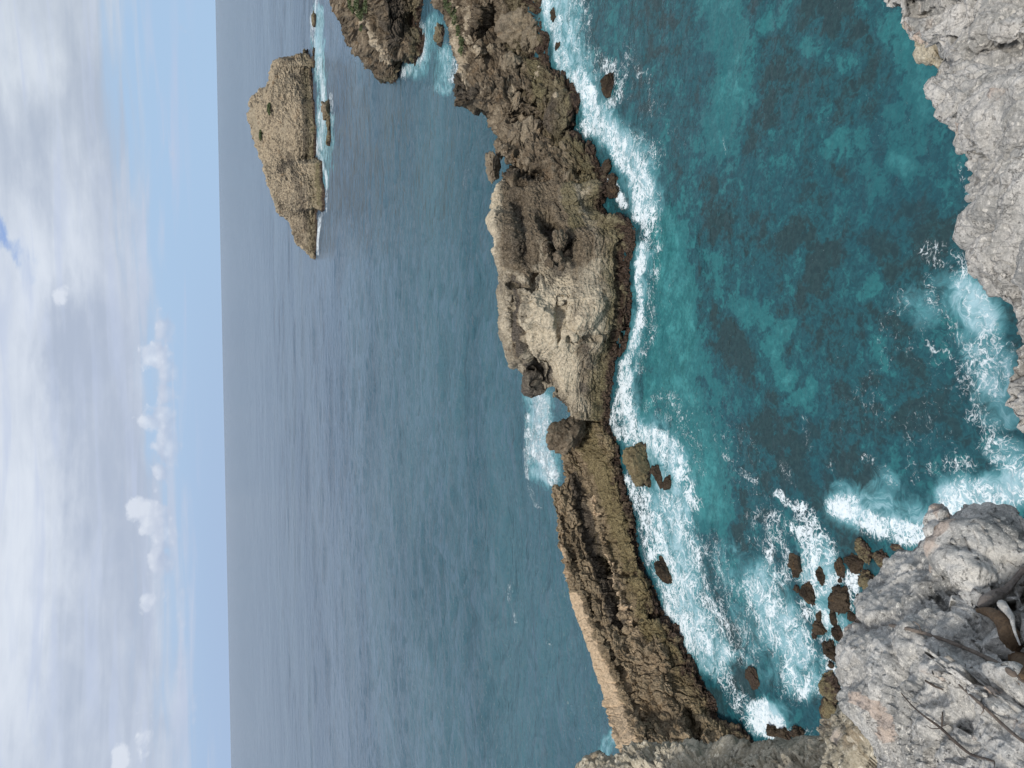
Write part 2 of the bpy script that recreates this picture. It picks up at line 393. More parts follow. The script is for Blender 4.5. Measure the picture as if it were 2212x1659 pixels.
MAT = {}
MAT['massif'] = rock_mat('weathered_limestone', (.18, .155, .12), (.42, .365, .28), (.68, .59, .45), bumpd=.2, fs=1.0, ol=(1.1, 2.4), strat=.4, ol_amt=.85, dark=(.06,.052,.045), pale=(.58,.51,.41), pits=.35)
MAT['ridge'] = rock_mat('brown_limestone', (.15, .115, .075), (.30, .235, .155), (.66, .50, .34), olive=(.13, .105, .055), bumpd=.15, fs=1.1, ol=(.8, 1.8), strat=.25, pale_amt=.25)
MAT['right'] = rock_mat('dark_limestone', (.085, .066, .046), (.215, .168, .118), (.56, .47, .35), bumpd=.22, fs=.9, ol=(1.0, 2.4), strat=.3, pale_amt=.3)
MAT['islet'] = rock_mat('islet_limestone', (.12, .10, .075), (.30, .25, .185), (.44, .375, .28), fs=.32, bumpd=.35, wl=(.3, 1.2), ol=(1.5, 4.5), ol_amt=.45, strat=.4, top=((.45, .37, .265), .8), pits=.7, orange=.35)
MAT['boulder'] = rock_mat('wet_boulder', (.10, .08, .050), (.22, .178, .10), (.34, .28, .18), bumpd=.05, fs=2.2, wl=(.1, .5), ol=(.3, 1.6), ol_amt=.5, strat=.2, pale_amt=.15)
MAT['weedy'] = rock_mat('weed_covered_boulder', (.034, .025, .018), (.090, .066, .045), (.20, .16, .09), bumpd=.10, fs=3.0, wl=(-.2, .25), ol_amt=0, strat=.1, pale_amt=.1)
MAT['dry'] = rock_mat('dry_boulder', (.15, .12, .088), (.28, .23, .165), (.46, .39, .29), bumpd=.07, fs=1.6, ol_amt=.1, wl=(-2, -1), strat=.25, pale_amt=.4)

# ------------------------------------------------------------------ sea
FOAM_LINES = [([(1500, 880), (1600, 960), (1660, 1080), (1620, 1200), (1600, 1320)], 90, .27), ([(1850, 880), (1960, 920), (2080, 960)], 90, .25), ([(1300, 100), (1380, 200), (1460, 300)], 70, .22), ([(1440, 600), (1430, 760)], 36, .22), ([(2040, 620), (2000, 760), (2040, 880)], 80, .26), ([(1196, -60), (1200, 0), (1203, 60), (1213, 110), (1232, 160)], 30, .85), ([(1240, -40), (1250, 60), (1275, 150)], 42, .52),
          ([(1256, 170), (1275, 235), (1262, 285)], 34, .95), ([(1290, 130), (1330, 150), (1335, 200), (1305, 235)], 34, .62), ([(1355, 100), (1400, 170), (1420, 250)], 26, .38),
          ([(1285, 265), (1320, 300), (1350, 330)], 44, .85), ([(1345, 330), (1380, 370), (1398, 420), (1398, 465)], 48, .88), ([(1325, 400), (1345, 440)], 22, 1.0),
          ([(1320, 260), (1370, 300), (1410, 340)], 40, .5),
          ([(1398, 480), (1388, 540), (1376, 600), (1380, 680), (1374, 740), (1345, 790), (1336, 850), (1330, 900)], 17, .95),
          ([(1420, 500), (1412, 560), (1405, 640), (1400, 720), (1380, 800)], 30, .5), ([(1345, 820), (1350, 880), (1360, 940)], 34, .85),
          ([(1345, 930), (1390, 940), (1440, 965), (1458, 1000)], 42, .88), ([(1400, 880), (1440, 850), (1470, 890)], 28, .45), ([(1440, 900), (1500, 960), (1520, 1010)], 32, .42),
          ([(1465, 1010), (1480, 1060), (1500, 1090)], 34, .8),
          ([(1375, 1050), (1392, 1120), (1405, 1170), (1440, 1250), (1455, 1320)], 46, .86), ([(1440, 1080), (1470, 1150), (1480, 1230)], 64, .66),
          ([(1450, 1270), (1480, 1340), (1510, 1400)], 50, .85), ([(1490, 1240), (1530, 1330), (1560, 1400)], 62, .68), ([(1530, 1180), (1570, 1260), (1600, 1340), (1610, 1420)], 50, .5),
          ([(1540, 1440), (1580, 1490), (1620, 1540)], 44, .62), ([(1636, 1530), (1650, 1560), (1672, 1570)], 34, 1.15), ([(1690, 1590), (1740, 1580)], 24, .55),
          ([(1640, 1270), (1680, 1350), (1715, 1400), (1725, 1470)], 76, .66), ([(1740, 1320), (1785, 1350), (1800, 1400), (1800, 1470)], 54, .76), ([(1760, 1270), (1790, 1250)], 40, .85),
          ([(1680, 1130), (1690, 1200), (1680, 1260)], 52, .66), ([(1740, 1130), (1775, 1180), (1740, 1240)], 46, .8), ([(1640, 1100), (1660, 1160)], 40, .45),
          ([(1812, 1095), (1850, 1120), (1900, 1140), (1960, 1150), (2000, 1150)], 42, .95), ([(1835, 1085)], 34, .8), ([(1840, 1240), (1840, 1300)], 30, .9),
          ([(1690, 1062), (1708, 1085), (1738, 1098)], 17, 1.0), ([(1575, 985), (1600, 1010), (1640, 1032)], 14, .62), ([(1545, 930), (1560, 965)], 13, .5), ([(1700, 1000), (1720, 1060)], 18, .34),
          ([(1870, 990), (1900, 1012), (1932, 1050)], 18, .55), ([(1800, 1000), (1820, 1060)], 26, .36), ([(1960, 960), (1990, 1040)], 24, .40),
          ([(2060, 1090), (2100, 1060), (2160, 1080), (2230, 1060), (2300, 1040)], 60, .85), ([(2150, 960), (2200, 1000), (2260, 980)], 60, .66), ([(2030, 1010), (2100, 1000)], 34, .5),
          ([(2010, 545), (2055, 560), (2085, 600), (2100, 650)], 48, .55), ([(2000, 600), (2020, 650), (2050, 700)], 24, .50), ([(2105, 650), (2125, 700), (2140, 760), (2160, 830)], 62, .62),
          ([(2055, 740), (2090, 790), (2110, 860), (2120, 900), (2150, 930)], 52, .55), ([(1950, 650), (1910, 740), (1880, 830), (1870, 880)], 46, .30), ([(1990, 710), (2020, 760)], 18, .42), ([(2090, 470), (2085, 400), (2075, 360)], 14, .45), ([(2180, 760), (2200, 850)], 30, .5),
          ([(1980, 850), (2020, 930)], 22, .36), ([(1820, 740), (1790, 780)], 14, .3), ([(1740, 900), (1750, 960)], 18, .32), ([(1570, 300), (1580, 330)], 7, .5), ([(1380, 150), (1340, 120)], 14, .5),
          ([(1165, 845), (1180, 900), (1165, 960)], 34, .82), ([(1160, 960), (1192, 1000), (1200, 1030)], 34, .85), ([(1143, 900), (1150, 960), (1150, 1030)], 12, .8), ([(1152, 1050), (1160, 1095)], 12, .5),
          ([(880, 160), (905, 120), (915, 85), (905, 55)], 22, .95), ([(962, 100), (975, 130), (980, 170)], 24, .85), ([(930, 190), (965, 200)], 18, .45), ([(925, 50), (945, 60)], 16, .4), ([(1012, 400), (1022, 350), (1030, 300), (1040, 240)], 22, .40), ([(1045, 230), (1040, 215)], 10, .8),
          ([(682, 0), (676, 50), (684, 112)], 13, .95), ([(690, 130), (697, 200), (694, 260), (688, 320)], 15, .9), ([(716, 205), (720, 250), (722, 320)], 7, .85), ([(684, 320), (694, 350), (705, 380), (706, 450), (692, 465)], 7, 1.1), ([(690, 470), (687, 550)], 5, 1.1),
          ([(1095, 1260), (1112, 1340)], 8, .42), ([(1085, 1380), (1100, 1430)], 4, .5), ([(1180, 1380), (1190, 1390)], 4, .5), ([(1160, 1590), (1190, 1600)], 4, .3)]
def build_sea():
    dep = np.radians(np.concatenate([np.linspace(82, 56, 40, endpoint=False), np.linspace(56, 20, 560, endpoint=False), np.linspace(20, 2, 520, endpoint=False), np.geomspace(2, .05, 60)]))
    azs = np.radians(np.concatenate([np.linspace(-110, -42, 50, endpoint=False), np.linspace(-42, 42, 1100), np.linspace(42, 110, 50)[1:]]))
    r = (CAMZ / np.tan(dep))[:, None]
    X = np.stack([r * np.sin(azs)[None], r * np.cos(azs)[None], np.zeros((len(dep), len(azs)))], -1)
    flat = X.reshape(-1, 3)
    U, V = to_uv(X)
    bad = (X @ fwd - ORG @ fwd) < 1
    # swell and chop as real relief near the viewer
    cell = r * (azs[600] - azs[599]); cell = np.broadcast_to(np.maximum(cell, np.abs(np.gradient(r[:, 0]))[:, None]), U.shape)
    Q = flat * [1, 1, 0]
    warp = fbm(Q * .05, 3, .5, 4)
    qx = flat[:, 0] + 4 * warp; qy = flat[:, 1] + 5 * warp
    H = np.zeros(len(flat)); fl = cell.ravel()
    for lam, amp, ax in ((11, .30, .6), (4.2, .17, .7), (2.1, .11, .7), (1.1, .050, .75)):
        q = np.stack([qx / lam * ax + lam, (qy + .25 * qx) / lam, np.full_like(qx, lam * 3)], 1)
        n = vnoise(q * 1.0, int(lam * 10)); n = .45 * (1 - 2 * np.abs(n)) + .75 * n           # sharp little crests
        H += amp * n * sstep(lam / fl, 1.3, 3.0)
    Fq = strokes(U, V, FOAM_LINES); Fq[bad] = 0; Fq = Fq.ravel()
    H += .16 * Fq * (.4 + fbm(np.stack([flat[:, 0] * 1.6, flat[:, 1] * 1.6, flat[:, 0] * 0], 1), 5, .62, 41, True)) * sstep(.5 / fl, .8, 2.5)
    calm = .42 + 1.28 * sstep(np.hypot(flat[:, 0], flat[:, 1]), 52, 80)
    X[..., 2] = (H * calm).reshape(U.shape) * .8
    wu = 26 * fbm(np.stack([flat[:, 0] * .28, flat[:, 1] * .28, flat[:, 0] * 0], 1), 5, .58, 9).reshape(U.shape)
    wv = 26 * fbm(np.stack([flat[:, 0] * .28 + 50, flat[:, 1] * .28, flat[:, 0] * 0], 1), 5, .58, 10).reshape(U.shape)
    k = np.clip((U - 700) / 600, .12, 1.0); k2 = np.clip((U - 950) / 300, 0, 1)
    Uw, Vw = U + wu * k * (.3 + .7 * k2), V + wv * k
    FO = FOAM_LINES
    MI = [([(1200, 0), (1230, 120), (1270, 230), (1310, 280), (1370, 340), (1395, 430)], 62, .75), ([(1390, 540), (1370, 700), (1360, 800), (1360, 900)], 34, .55),
          ([(1400, 940), (1440, 1000), (1450, 1100), (1460, 1200), (1480, 1320), (1540, 1420)], 75, .75), ([(1580, 1200), (1620, 1350), (1650, 1450)], 60, .35), ([(1660, 1545)], 60, 1.0),
          ([(1640, 1250), (1700, 1380), (1740, 1460)], 70, .7), ([(1760, 1200), (1800, 1350)], 60, .7), ([(1830, 1090), (1900, 1110), (1980, 1130)], 70, .8), ([(1915, 1060)], 70, .6),
          ([(2060, 1080), (2150, 1060), (2250, 1040)], 75, .85), ([(2180, 980)], 70, .6), ([(2090, 640), (2130, 700)], 80, .85), ([(2110, 720), (2150, 800), (2170, 880)], 75, .6), ([(1990, 660)], 70, .5), ([(2030, 600)], 34, .4),
          ([(1165, 850), (1180, 930), (1185, 1020)], 48, 1.0), ([(900, 150), (930, 80), (940, 50)], 34, .7), ([(960, 120), (960, 190)], 30, .7), ([(690, 20), (690, 110), (698, 230), (700, 340)], 18, .9), ([(715, 250), (712, 350), (700, 400)], 14, .6),
          ([(1310, 1625), (1322, 1600)], 26, .8), ([(740, 270), (730, 360)], 12, .2), ([(1140, 780), (1140, 830)], 26, .4)]
    SA = [([(1530, -40), (1570, 60), (1590, 150), (1575, 240), (1560, 300)], 66, .62), ([(1445, 500), (1460, 640), (1455, 720), (1460, 800)], 84, .95), ([(1470, 850), (1490, 930), (1510, 1000), (1540, 1100)], 84, .85), ([(1545, 560), (1560, 640), (1640, 690)], 38, .5),
          ([(1690, 690), (1655, 770), (1690, 830)], 30, .55), ([(1945, 345), (1965, 362)], 34, .65), ([(1985, 370)], 20, .4), ([(1420, 830), (1400, 900)], 40, .9), ([(1900, 20), (1980, 100)], 60, .45), ([(1740, 100), (1850, 140)], 40, .4), ([(1500, 330), (1480, 450)], 40, .35),
          ([(1650, 60), (1700, 0)], 40, .45), ([(1550, 1100), (1580, 1200), (1600, 1300)], 50, .45), ([(1900, 780), (1880, 720)], 24, .3), ([(1740, 840), (1700, 880)], 28, .5), ([(1860, 640), (1890, 620)], 26, .5), ([(1720, 560), (1700, 620)], 24, .4), ([(1990, 150), (2000, 240)], 34, .5), ([(1830, 290), (1790, 330)], 26, .45), ([(1930, 240)], 26, .5)]
    DK = [([(1560, 640), (1600, 780)], 46, .7), ([(1620, 500), (1700, 500)], 70, .5), ([(1850, 900), (1800, 1000), (1700, 1000)], 110, .6), ([(1960, 900), (2000, 950)], 70, .7), ([(1620, 1450), (1612, 1480)], 20, 1.0), ([(1590, 1120), (1600, 1150)], 18, .6),
          ([(1900, 520), (1950, 450)], 80, .5), ([(1400, 560), (1395, 590)], 16, .6), ([(1425, 690), (1440, 770)], 18, .7), ([(1700, 300), (1780, 400)], 90, .35), ([(1530, 1500), (1545, 1560), (1600, 1600)], 22, .8), ([(2130, 870)], 30, .6), ([(1660, 1110), (1690, 1090)], 26, .7)]
    F = strokes(Uw, Vw, FO); Mi = strokes(U + wu * .5, V + wv * .5, MI); Sa = strokes(Uw, Vw, SA); Dk = strokes(Uw, Vw, DK)
    # foam also gathers where the water meets any rock (waterline points registered by the rocks)
    for a in (F, Mi, Sa, Dk): a[bad] = 0
    # inlet = in front of the ridge line
    wl = ip(V, [(-400, 1100), (0, 1150), (215, 1200), (400, 1290), (700, 1340), (900, 1300), (1100, 1350), (1300, 1420), (1500, 1520), (1650, 1640), (2400, 2100)])
    inlet = sstep(U - wl, -30, 30); inlet[bad] = 1
    me = grid_mesh('sea', X, {'foam': np.stack([F, Mi, inlet], -1), 'bed': np.stack([Sa, Dk, U * 0], -1)}, flip=False)
    m = bpy.data.materials.new('sea_water'); m.use_nodes = True; g = NT(m.node_tree)
    pos = g.n('ShaderNodeNewGeometry', out='Position')
    pf = g.vmul(pos, (1, 1, 0))
    fo = g.n('ShaderNodeSeparateColor', {0: g.n('ShaderNodeVertexColor', out='Color', layer_name='foam')}, out=None).outputs
    be = g.n('ShaderNodeSeparateColor', {0: g.n('ShaderNodeVertexColor', out='Color', layer_name='bed')}, out=None).outputs
    dist = g.n('ShaderNodeVectorMath', {0: pf}, out='Value', operation='LENGTH')
    # ---- sea bed seen through clear water in the inlet
    wq = g.vadd(pf, g.vmul(g.noise(pf, .8, 4, .6, out=1), (1.6, 1.6, 0)))
    n1 = g.noise(wq, .22, 6, .6, .6); n2 = g.noise(wq, .9, 5, .65, .4); n3 = g.noise(g.vadd(pf, (4, 9, 0)), 3.2, 4, .7, .8)
    cellv = g.voro(wq, 1.3, 'SMOOTH_F1')
    nbig = g.noise(g.vadd(pf, (3, 1, 0)), .11, 3, .5, .4)
    mot = g.add(g.add(g.mul(n1, .38), g.mul(n2, .32)), g.add(g.mul(n3, .20), g.mul(g.m('SUBTRACT', .9, cellv), .16)))
    mot = g.add(mot, g.mul(g.sub(nbig, .5), .35))
    tone = g.add(g.add(mot, g.mul(be[0], .235)), g.mul(be[1], -.10))
    c0 = g.mix(g.ss(n3, .35, .65), (.015, .040, .047), (.024, .058, .064))
    c1 = g.mix(g.ss(n3, .35, .65), (.013, .062, .080), (.019, .092, .110))
    inletc = g.mix(g.ss(tone, .44, .53), c0, c1)
    inletc = g.mix(g.ss(tone, .545, .625), inletc, g.mix(g.ss(n3, .3, .7), (.018, .113, .128), (.028, .156, .168)))
    inletc = g.mix(g.ss(tone, .66, .86), inletc, (.056, .255, .265))
    inletc = g.mix(g.mul(g.ss(nbig, .48, .66), .35), inletc, (.010, .060, .085))
    # ---- open water
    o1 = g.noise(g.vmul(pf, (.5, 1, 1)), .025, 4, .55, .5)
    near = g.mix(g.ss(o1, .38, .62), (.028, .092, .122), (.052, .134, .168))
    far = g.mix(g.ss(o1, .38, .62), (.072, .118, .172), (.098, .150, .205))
    openc = g.mix(g.ss(dist, 62, 260), near, far)  # paler with distance: sky reflection on far water put into the base colour
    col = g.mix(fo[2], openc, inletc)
    fw = g.vadd(pf, g.vmul(g.n('ShaderNodeVectorMath', {0: g.noise(pf, .55, 3, .55, out=1), 1: (.5, .5, .5)}, operation='SUBTRACT'), (2.4, 2.4, 0)))
    milk = g.add(g.add(fo[1], g.mul(fo[0], .25)), g.mul(g.sub(g.noise(fw, .9, 6, .68, .8), .5), 1.9))
    milkf = g.mul(g.ss(milk, .10, .95), .85)
    col = g.mix(g.mul(milkf, g.ss(fo[1], 0.0, .2)), col, g.mix(g.ss(milk, .6, 1.3), (.105, .30, .34), (.40, .60, .67)))
    # ---- foam lace
    def wsub(v, k): return g.vmul(g.n('ShaderNodeVectorMath', {0: v, 1: (.5, .5, .5)}, operation='SUBTRACT'), (k, k, 0))
    fw = g.vadd(pf, wsub(g.noise(pf, .55, 3, .55, out=1), 2.4))
    fw2 = g.vadd(fw, wsub(g.noise(pf, 2.2, 3, .55, out=1), .55))
    nb = g.noise(g.vadd(pf, (7, 1, 0)), .75, 6, .62, .5)
    nf = g.noise(g.vadd(pf, (2, 5, 0)), 6.0, 5, .75, .3)
    q1 = g.noise(g.vmul(fw2, (1, .8, 1)), 1.3, 2, .5); q2 = g.noise(g.vadd(fw2, (9, 3, 0)), 2.9, 2, .5)
    h1 = g.voro(fw2, 2.3, 'F1'); h2 = g.voro(g.vadd(fw2, (1, 7, 0)), 5.5, 'F1')
    nbl = g.noise(g.vadd(pf, (5, 5, 0)), .09, 4, .6, .4)
    dens = g.mul(fo[0], g.lin(nb, .32, .68, .45, 1.35))
    dens = g.mul(dens, g.m('ADD', 1.0, g.mul(g.ss(dist, 60, 90), g.lin(nbl, .38, .62, -.7, .1))))
    fw3 = g.vadd(fw2, wsub(g.noise(pf, 7, 2, .5, out=1), .12))
    def vein(v, sc, kk): return g.m('MAXIMUM', g.m('SUBTRACT', 1.0, g.mul(g.m('ABSOLUTE', g.sub(g.noise(v, sc, 0, .5), .5)), kk)), 0.0)
    st_ = g.vmul(fw2, (.75, 1.15, 1))
    v1 = vein(st_, .95, 12); v2 = vein(g.vadd(st_, (9, 3, 0)), 2.1, 9); v3 = vein(g.vadd(fw3, (4, 8, 0)), 4.6, 8); v4 = vein(g.vadd(fw3, (1, 2, 0)), 9.5, 6)
    e1 = g.m('SUBTRACT', 1.0, g.ss(g.voro(fw3, 1.7, 'DISTANCE_TO_EDGE'), 0.0, .16)); 
    V = g.m('MAXIMUM', g.m('MAXIMUM', v1, g.mul(v2, .9)), g.m('MAXIMUM', g.mul(e1, .85), g.m('MAXIMUM', g.mul(v3, .78), g.mul(v4, .5))))
    F0 = g.add(g.add(g.mul(V, .62), g.mul(dens, .62)), g.mul(g.sub(nf, .5), .75))
    foam = g.mul(g.ss(F0, .70, 1.06), g.ss(dens, .03, .20))
    solid = g.ss(g.add(dens, g.mul(g.sub(nf, .5), .8)), 1.2, 1.6)
    foam = g.m('MAXIMUM', g.mul(foam, .95), solid)
    fleck = g.mul(g.ss(g.noise(pf, 14, 2, .5), .66, .72), g.mul(g.ss(nb, .55, .7), g.mul(fo[2], .5)))
    foam = g.m('MAXIMUM', foam, g.mul(fleck, .6))
    col = g.mix(foam, col, g.mix(g.ss(nf, .3, .7), (.62, .72, .77), (.84, .88, .90)))
    # ---- ripples
    def fade(a, b): return g.m('SUBTRACT', 1.0, g.ss(dist, a, b))
    r1 = g.noise(g.vmul(fw, (.8, 1.0, 1)), 3.6, 3, .6, .4); r2 = g.noise(g.vmul(pf, (.65, 1.0, 1)), .85, 3, .55, .3); r3 = g.noise(g.vmul(pf, (.6, 1.0, 1)), .24, 3, .52, .4); r4 = g.noise(g.vmul(pf, (.55, 1, 1)), .07, 4, .6, .4)
    rip = g.add(g.add(g.mul(g.mul(r1, .22), fade(80, 260)), g.mul(g.mul(r2, .6), fade(300, 1100))), g.add(g.mul(g.mul(r3, 1.5), fade(1200, 5000)), g.mul(r4, g.lin(dist, 100, 1200, 1.5, 5.0))))
    rip = g.add(rip, g.mul(foam, .05))
    nbm = g.bump(rip, 1.0, g.lin(fo[2], 0, 1, 1.0, .22))
    nb2 = nbm
    bs = g.n('ShaderNodeBsdfPrincipled', {'Base Color': col, 'Roughness': g.m('MAXIMUM', g.lin(foam, 0, 1, .12, .85), g.lin(dist, 120, 300, .12, .22)), 'IOR': 1.333, 'Normal': nb2, 'Specular IOR Level': g.lin(foam, 0, 1, .5, .1)})
    g.n('ShaderNodeOutputMaterial', {'Surface': bs}, out=None)
    o = link('sea', me, m); tag(o, 'teal and grey-blue sea with white foam around the rocks', 'sea', kind='structure')
build_sea()

# ------------------------------------------------------------------ far islet
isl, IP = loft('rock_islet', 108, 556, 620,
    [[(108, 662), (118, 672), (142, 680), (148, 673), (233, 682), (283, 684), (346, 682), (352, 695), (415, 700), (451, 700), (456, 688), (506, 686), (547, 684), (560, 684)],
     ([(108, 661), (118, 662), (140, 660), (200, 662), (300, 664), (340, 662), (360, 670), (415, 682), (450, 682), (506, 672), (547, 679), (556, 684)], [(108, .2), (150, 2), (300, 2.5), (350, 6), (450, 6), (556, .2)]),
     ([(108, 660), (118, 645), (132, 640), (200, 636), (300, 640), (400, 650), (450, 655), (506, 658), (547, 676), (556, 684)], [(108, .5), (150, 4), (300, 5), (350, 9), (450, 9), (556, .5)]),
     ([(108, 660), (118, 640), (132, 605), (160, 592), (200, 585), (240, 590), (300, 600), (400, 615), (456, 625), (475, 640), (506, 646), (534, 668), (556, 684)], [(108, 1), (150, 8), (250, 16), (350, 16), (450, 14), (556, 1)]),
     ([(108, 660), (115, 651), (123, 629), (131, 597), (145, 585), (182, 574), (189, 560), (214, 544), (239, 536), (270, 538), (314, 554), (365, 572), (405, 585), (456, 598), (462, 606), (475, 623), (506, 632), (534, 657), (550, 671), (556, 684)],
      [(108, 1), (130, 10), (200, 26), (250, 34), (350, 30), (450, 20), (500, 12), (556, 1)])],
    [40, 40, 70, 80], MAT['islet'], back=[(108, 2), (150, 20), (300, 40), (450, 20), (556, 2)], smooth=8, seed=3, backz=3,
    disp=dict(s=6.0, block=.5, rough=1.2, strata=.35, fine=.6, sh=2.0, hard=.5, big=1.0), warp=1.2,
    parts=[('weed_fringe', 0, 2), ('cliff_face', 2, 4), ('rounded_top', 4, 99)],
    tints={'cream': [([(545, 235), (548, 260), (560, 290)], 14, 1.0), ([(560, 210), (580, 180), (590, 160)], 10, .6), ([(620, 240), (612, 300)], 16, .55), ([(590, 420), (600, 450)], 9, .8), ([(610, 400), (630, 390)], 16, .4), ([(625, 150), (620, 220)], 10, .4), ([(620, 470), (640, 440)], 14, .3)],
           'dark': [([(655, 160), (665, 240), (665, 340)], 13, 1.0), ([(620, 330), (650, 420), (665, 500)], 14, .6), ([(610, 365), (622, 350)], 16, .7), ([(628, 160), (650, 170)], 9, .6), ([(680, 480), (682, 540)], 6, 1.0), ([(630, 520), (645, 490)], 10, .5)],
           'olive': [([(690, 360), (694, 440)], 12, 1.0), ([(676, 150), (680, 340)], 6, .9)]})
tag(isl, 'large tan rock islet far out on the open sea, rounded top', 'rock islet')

# ------------------------------------------------------------------ headland at the upper edge of the picture (far right of the view)
hd, HP = loft('headland', -140, 153, 420,
    [[(-140, 930), (-40, 925), (20, 915), (45, 905), (60, 907), (85, 920), (100, 918), (118, 912), (130, 880), (150, 868), (153, 866)],
     ([(-140, 890), (0, 890), (60, 885), (100, 885), (130, 865), (150, 862), (153, 864)], [(-140, 3), (100, 2), (153, .3)]),
     ([(-140, 830), (0, 825), (60, 835), (100, 852), (130, 850), (150, 858), (153, 862)], [(-140, 5), (100, 3), (153, .5)]),
     ([(-140, 740), (0, 775), (40, 785), (80, 805), (120, 835), (150, 850), (153, 860)], [(-140, 9), (50, 9), (100, 5), (153, .8)]),
     ([(-140, 710), (-40, 735), (0, 748), (25, 752), (45, 764), (60, 784), (80, 792), (100, 813), (115, 824), (140, 833), (150, 843), (153, 858)], [(-140, 14), (50, 14), (100, 8), (153, 1)])],
    [50, 60, 60, 50], MAT['right'], back=[(-140, 30), (80, 16), (153, 3)], smooth=2, seed=8, disp=dict(s=3.4, block=1.2, rough=.9, strata=.4, fine=.2, sh=1.5, hard=.7), warp=3.0,
    parts=[('wave_cut_foot', 0, 2), ('cliff_face', 2, 4), ('grassy_top', 4, 99)],
    tints={'cream': [([(755, 5), (785, 50), (820, 110), (835, 135)], 13, .75), ([(800, 10), (790, 40)], 12, .5), ([(830, 80), (845, 130)], 9, .5)],
           'dark': [([(840, 0), (860, 40), (850, 80)], 32, .9), ([(880, 60), (895, 90)], 18, .8), ([(820, 30), (830, 60)], 18, .7), ([(860, 140), (880, 120)], 12, .7)],
           'olive': [([(905, 100), (915, 125)], 14, 1.0), ([(885, 75), (905, 60)], 12, .6)]})
tag(hd, 'craggy dark headland with green plants along its pale top, beyond the inlet foam', 'headland')

# ------------------------------------------------------------------ right ridge (upper middle of the picture)
rr, RP = loft('rock_ridge', -160, 424, 920,
    [[(-160, 1160), (-60, 1175), (0, 1178), (45, 1171), (80, 1189), (104, 1185), (153, 1203), (174, 1227), (222, 1250), (240, 1238), (262, 1234), (290, 1236), (296, 1255), (333, 1294), (350, 1300), (400, 1312), (424, 1304)],
     ([(-160, 1130), (0, 1158), (80, 1168), (150, 1178), (175, 1200), (222, 1222), (262, 1208), (290, 1220), (333, 1262), (420, 1285)], [(-160, .6), (402, 1.0), (416, 3.2)]),
     ([(-160, 1100), (0, 1130), (80, 1140), (150, 1150), (175, 1160), (222, 1165), (262, 1165), (290, 1180), (333, 1205), (420, 1225)], [(-160, 3.5), (150, 3.5), (300, 3.0), (402, 2.9), (416, 5.4)]),
     ([(-160, 1050), (0, 1075), (80, 1085), (150, 1100), (200, 1110), (262, 1122), (290, 1125), (333, 1130), (370, 1150), (420, 1160)], [(-160, 6), (150, 6.5), (300, 6.0), (370, 5.4), (402, 5.2), (416, 7.6)]),
     ([(-160, 980), (0, 1010), (80, 1030), (150, 1035), (200, 1050), (215, 1070), (262, 1085), (333, 1095), (370, 1105), (420, 1110)], [(-160, 9), (150, 9), (200, 8), (300, 8.0), (370, 7.4), (402, 7.3), (416, 9.6)]),
     ([(-160, 925), (-40, 945), (0, 956), (45, 980), (104, 991), (160, 991), (163, 979), (185, 982), (211, 979), (215, 1050), (228, 1060), (243, 1066), (292, 1074), (320, 1074), (330, 1078), (368, 1084), (420, 1086)], [(-160, 15), (150, 13), (210, 12.5), (220, 10), (300, 10.0), (420, 9)])],
    [24, 50, 60, 60, 60], MAT['right'], back=[(-160, 10), (200, 4), (420, 4)], smooth=2, seed=14, disp=dict(s=1.9, big=.8, block=.75, rough=.5, strata=.25, fine=.10, sh=1.1, hard=.8), warp=3.5, skirt=2,
    dstroke=[([(1085, 75), (1105, 110), (1120, 150)], 16, -2.0), ([(1075, 355), (1150, 372)], 20, -3.2), ([(1050, 20), (1030, 90), (1045, 130)], 12, 1.2), ([(1065, 10), (1055, 70)], 10, -1.2), ([(1120, 200), (1160, 225)], 12, -1.5), ([(1110, 240), (1118, 300)], 11, -1.3), ([(1245, 250), (1240, 285)], 16, -2.0)],
    parts=[('weed_fringe', 0, 2), ('lower_ledge', 2, 4), ('cliff_face', 4, 6), ('crest', 6, 99)],
    tints={'cream': [([(965, 5), (985, 50), (998, 120), (1000, 170)], 12, .95), ([(1010, 20), (1022, 90), (1040, 130)], 16, .75), ([(1030, 180), (1060, 215), (1070, 280)], 14, .45), ([(1085, 310), (1080, 350)], 14, .5), ([(1040, 60), (1058, 90)], 14, .4), ([(1105, 185), (1110, 215)], 9, .7)],
           'olive': [([(1150, 130), (1160, 160), (1150, 215)], 20, .9), ([(1155, 0), (1160, 40)], 14, .7), ([(1250, 320), (1270, 380), (1260, 420)], 26, .8), ([(1235, 195), (1240, 225)], 12, .6), ([(1200, 310), (1215, 360)], 30, .35)],
           'dark': [([(985, 170), (990, 205), (1030, 200)], 18, 1.0), ([(1100, 95), (1110, 140)], 16, .9), ([(1075, 0), (1100, 60)], 26, .4), ([(1195, 200), (1200, 260)], 34, .6), ([(1080, 360), (1150, 375)], 26, 1.0), ([(1275, 300), (1310, 350), (1310, 400)], 20, 1.0), ([(1215, 170), (1240, 200)], 12, .9), ([(1180, 0), (1190, 90), (1200, 140)], 9, .9)]})  # dark strokes over the carved opening and gullies paint their shade; others tint rock
tag(rr, 'broken brown rock ridge strewn with boulders, running out to the big limestone block', 'rock ridge')

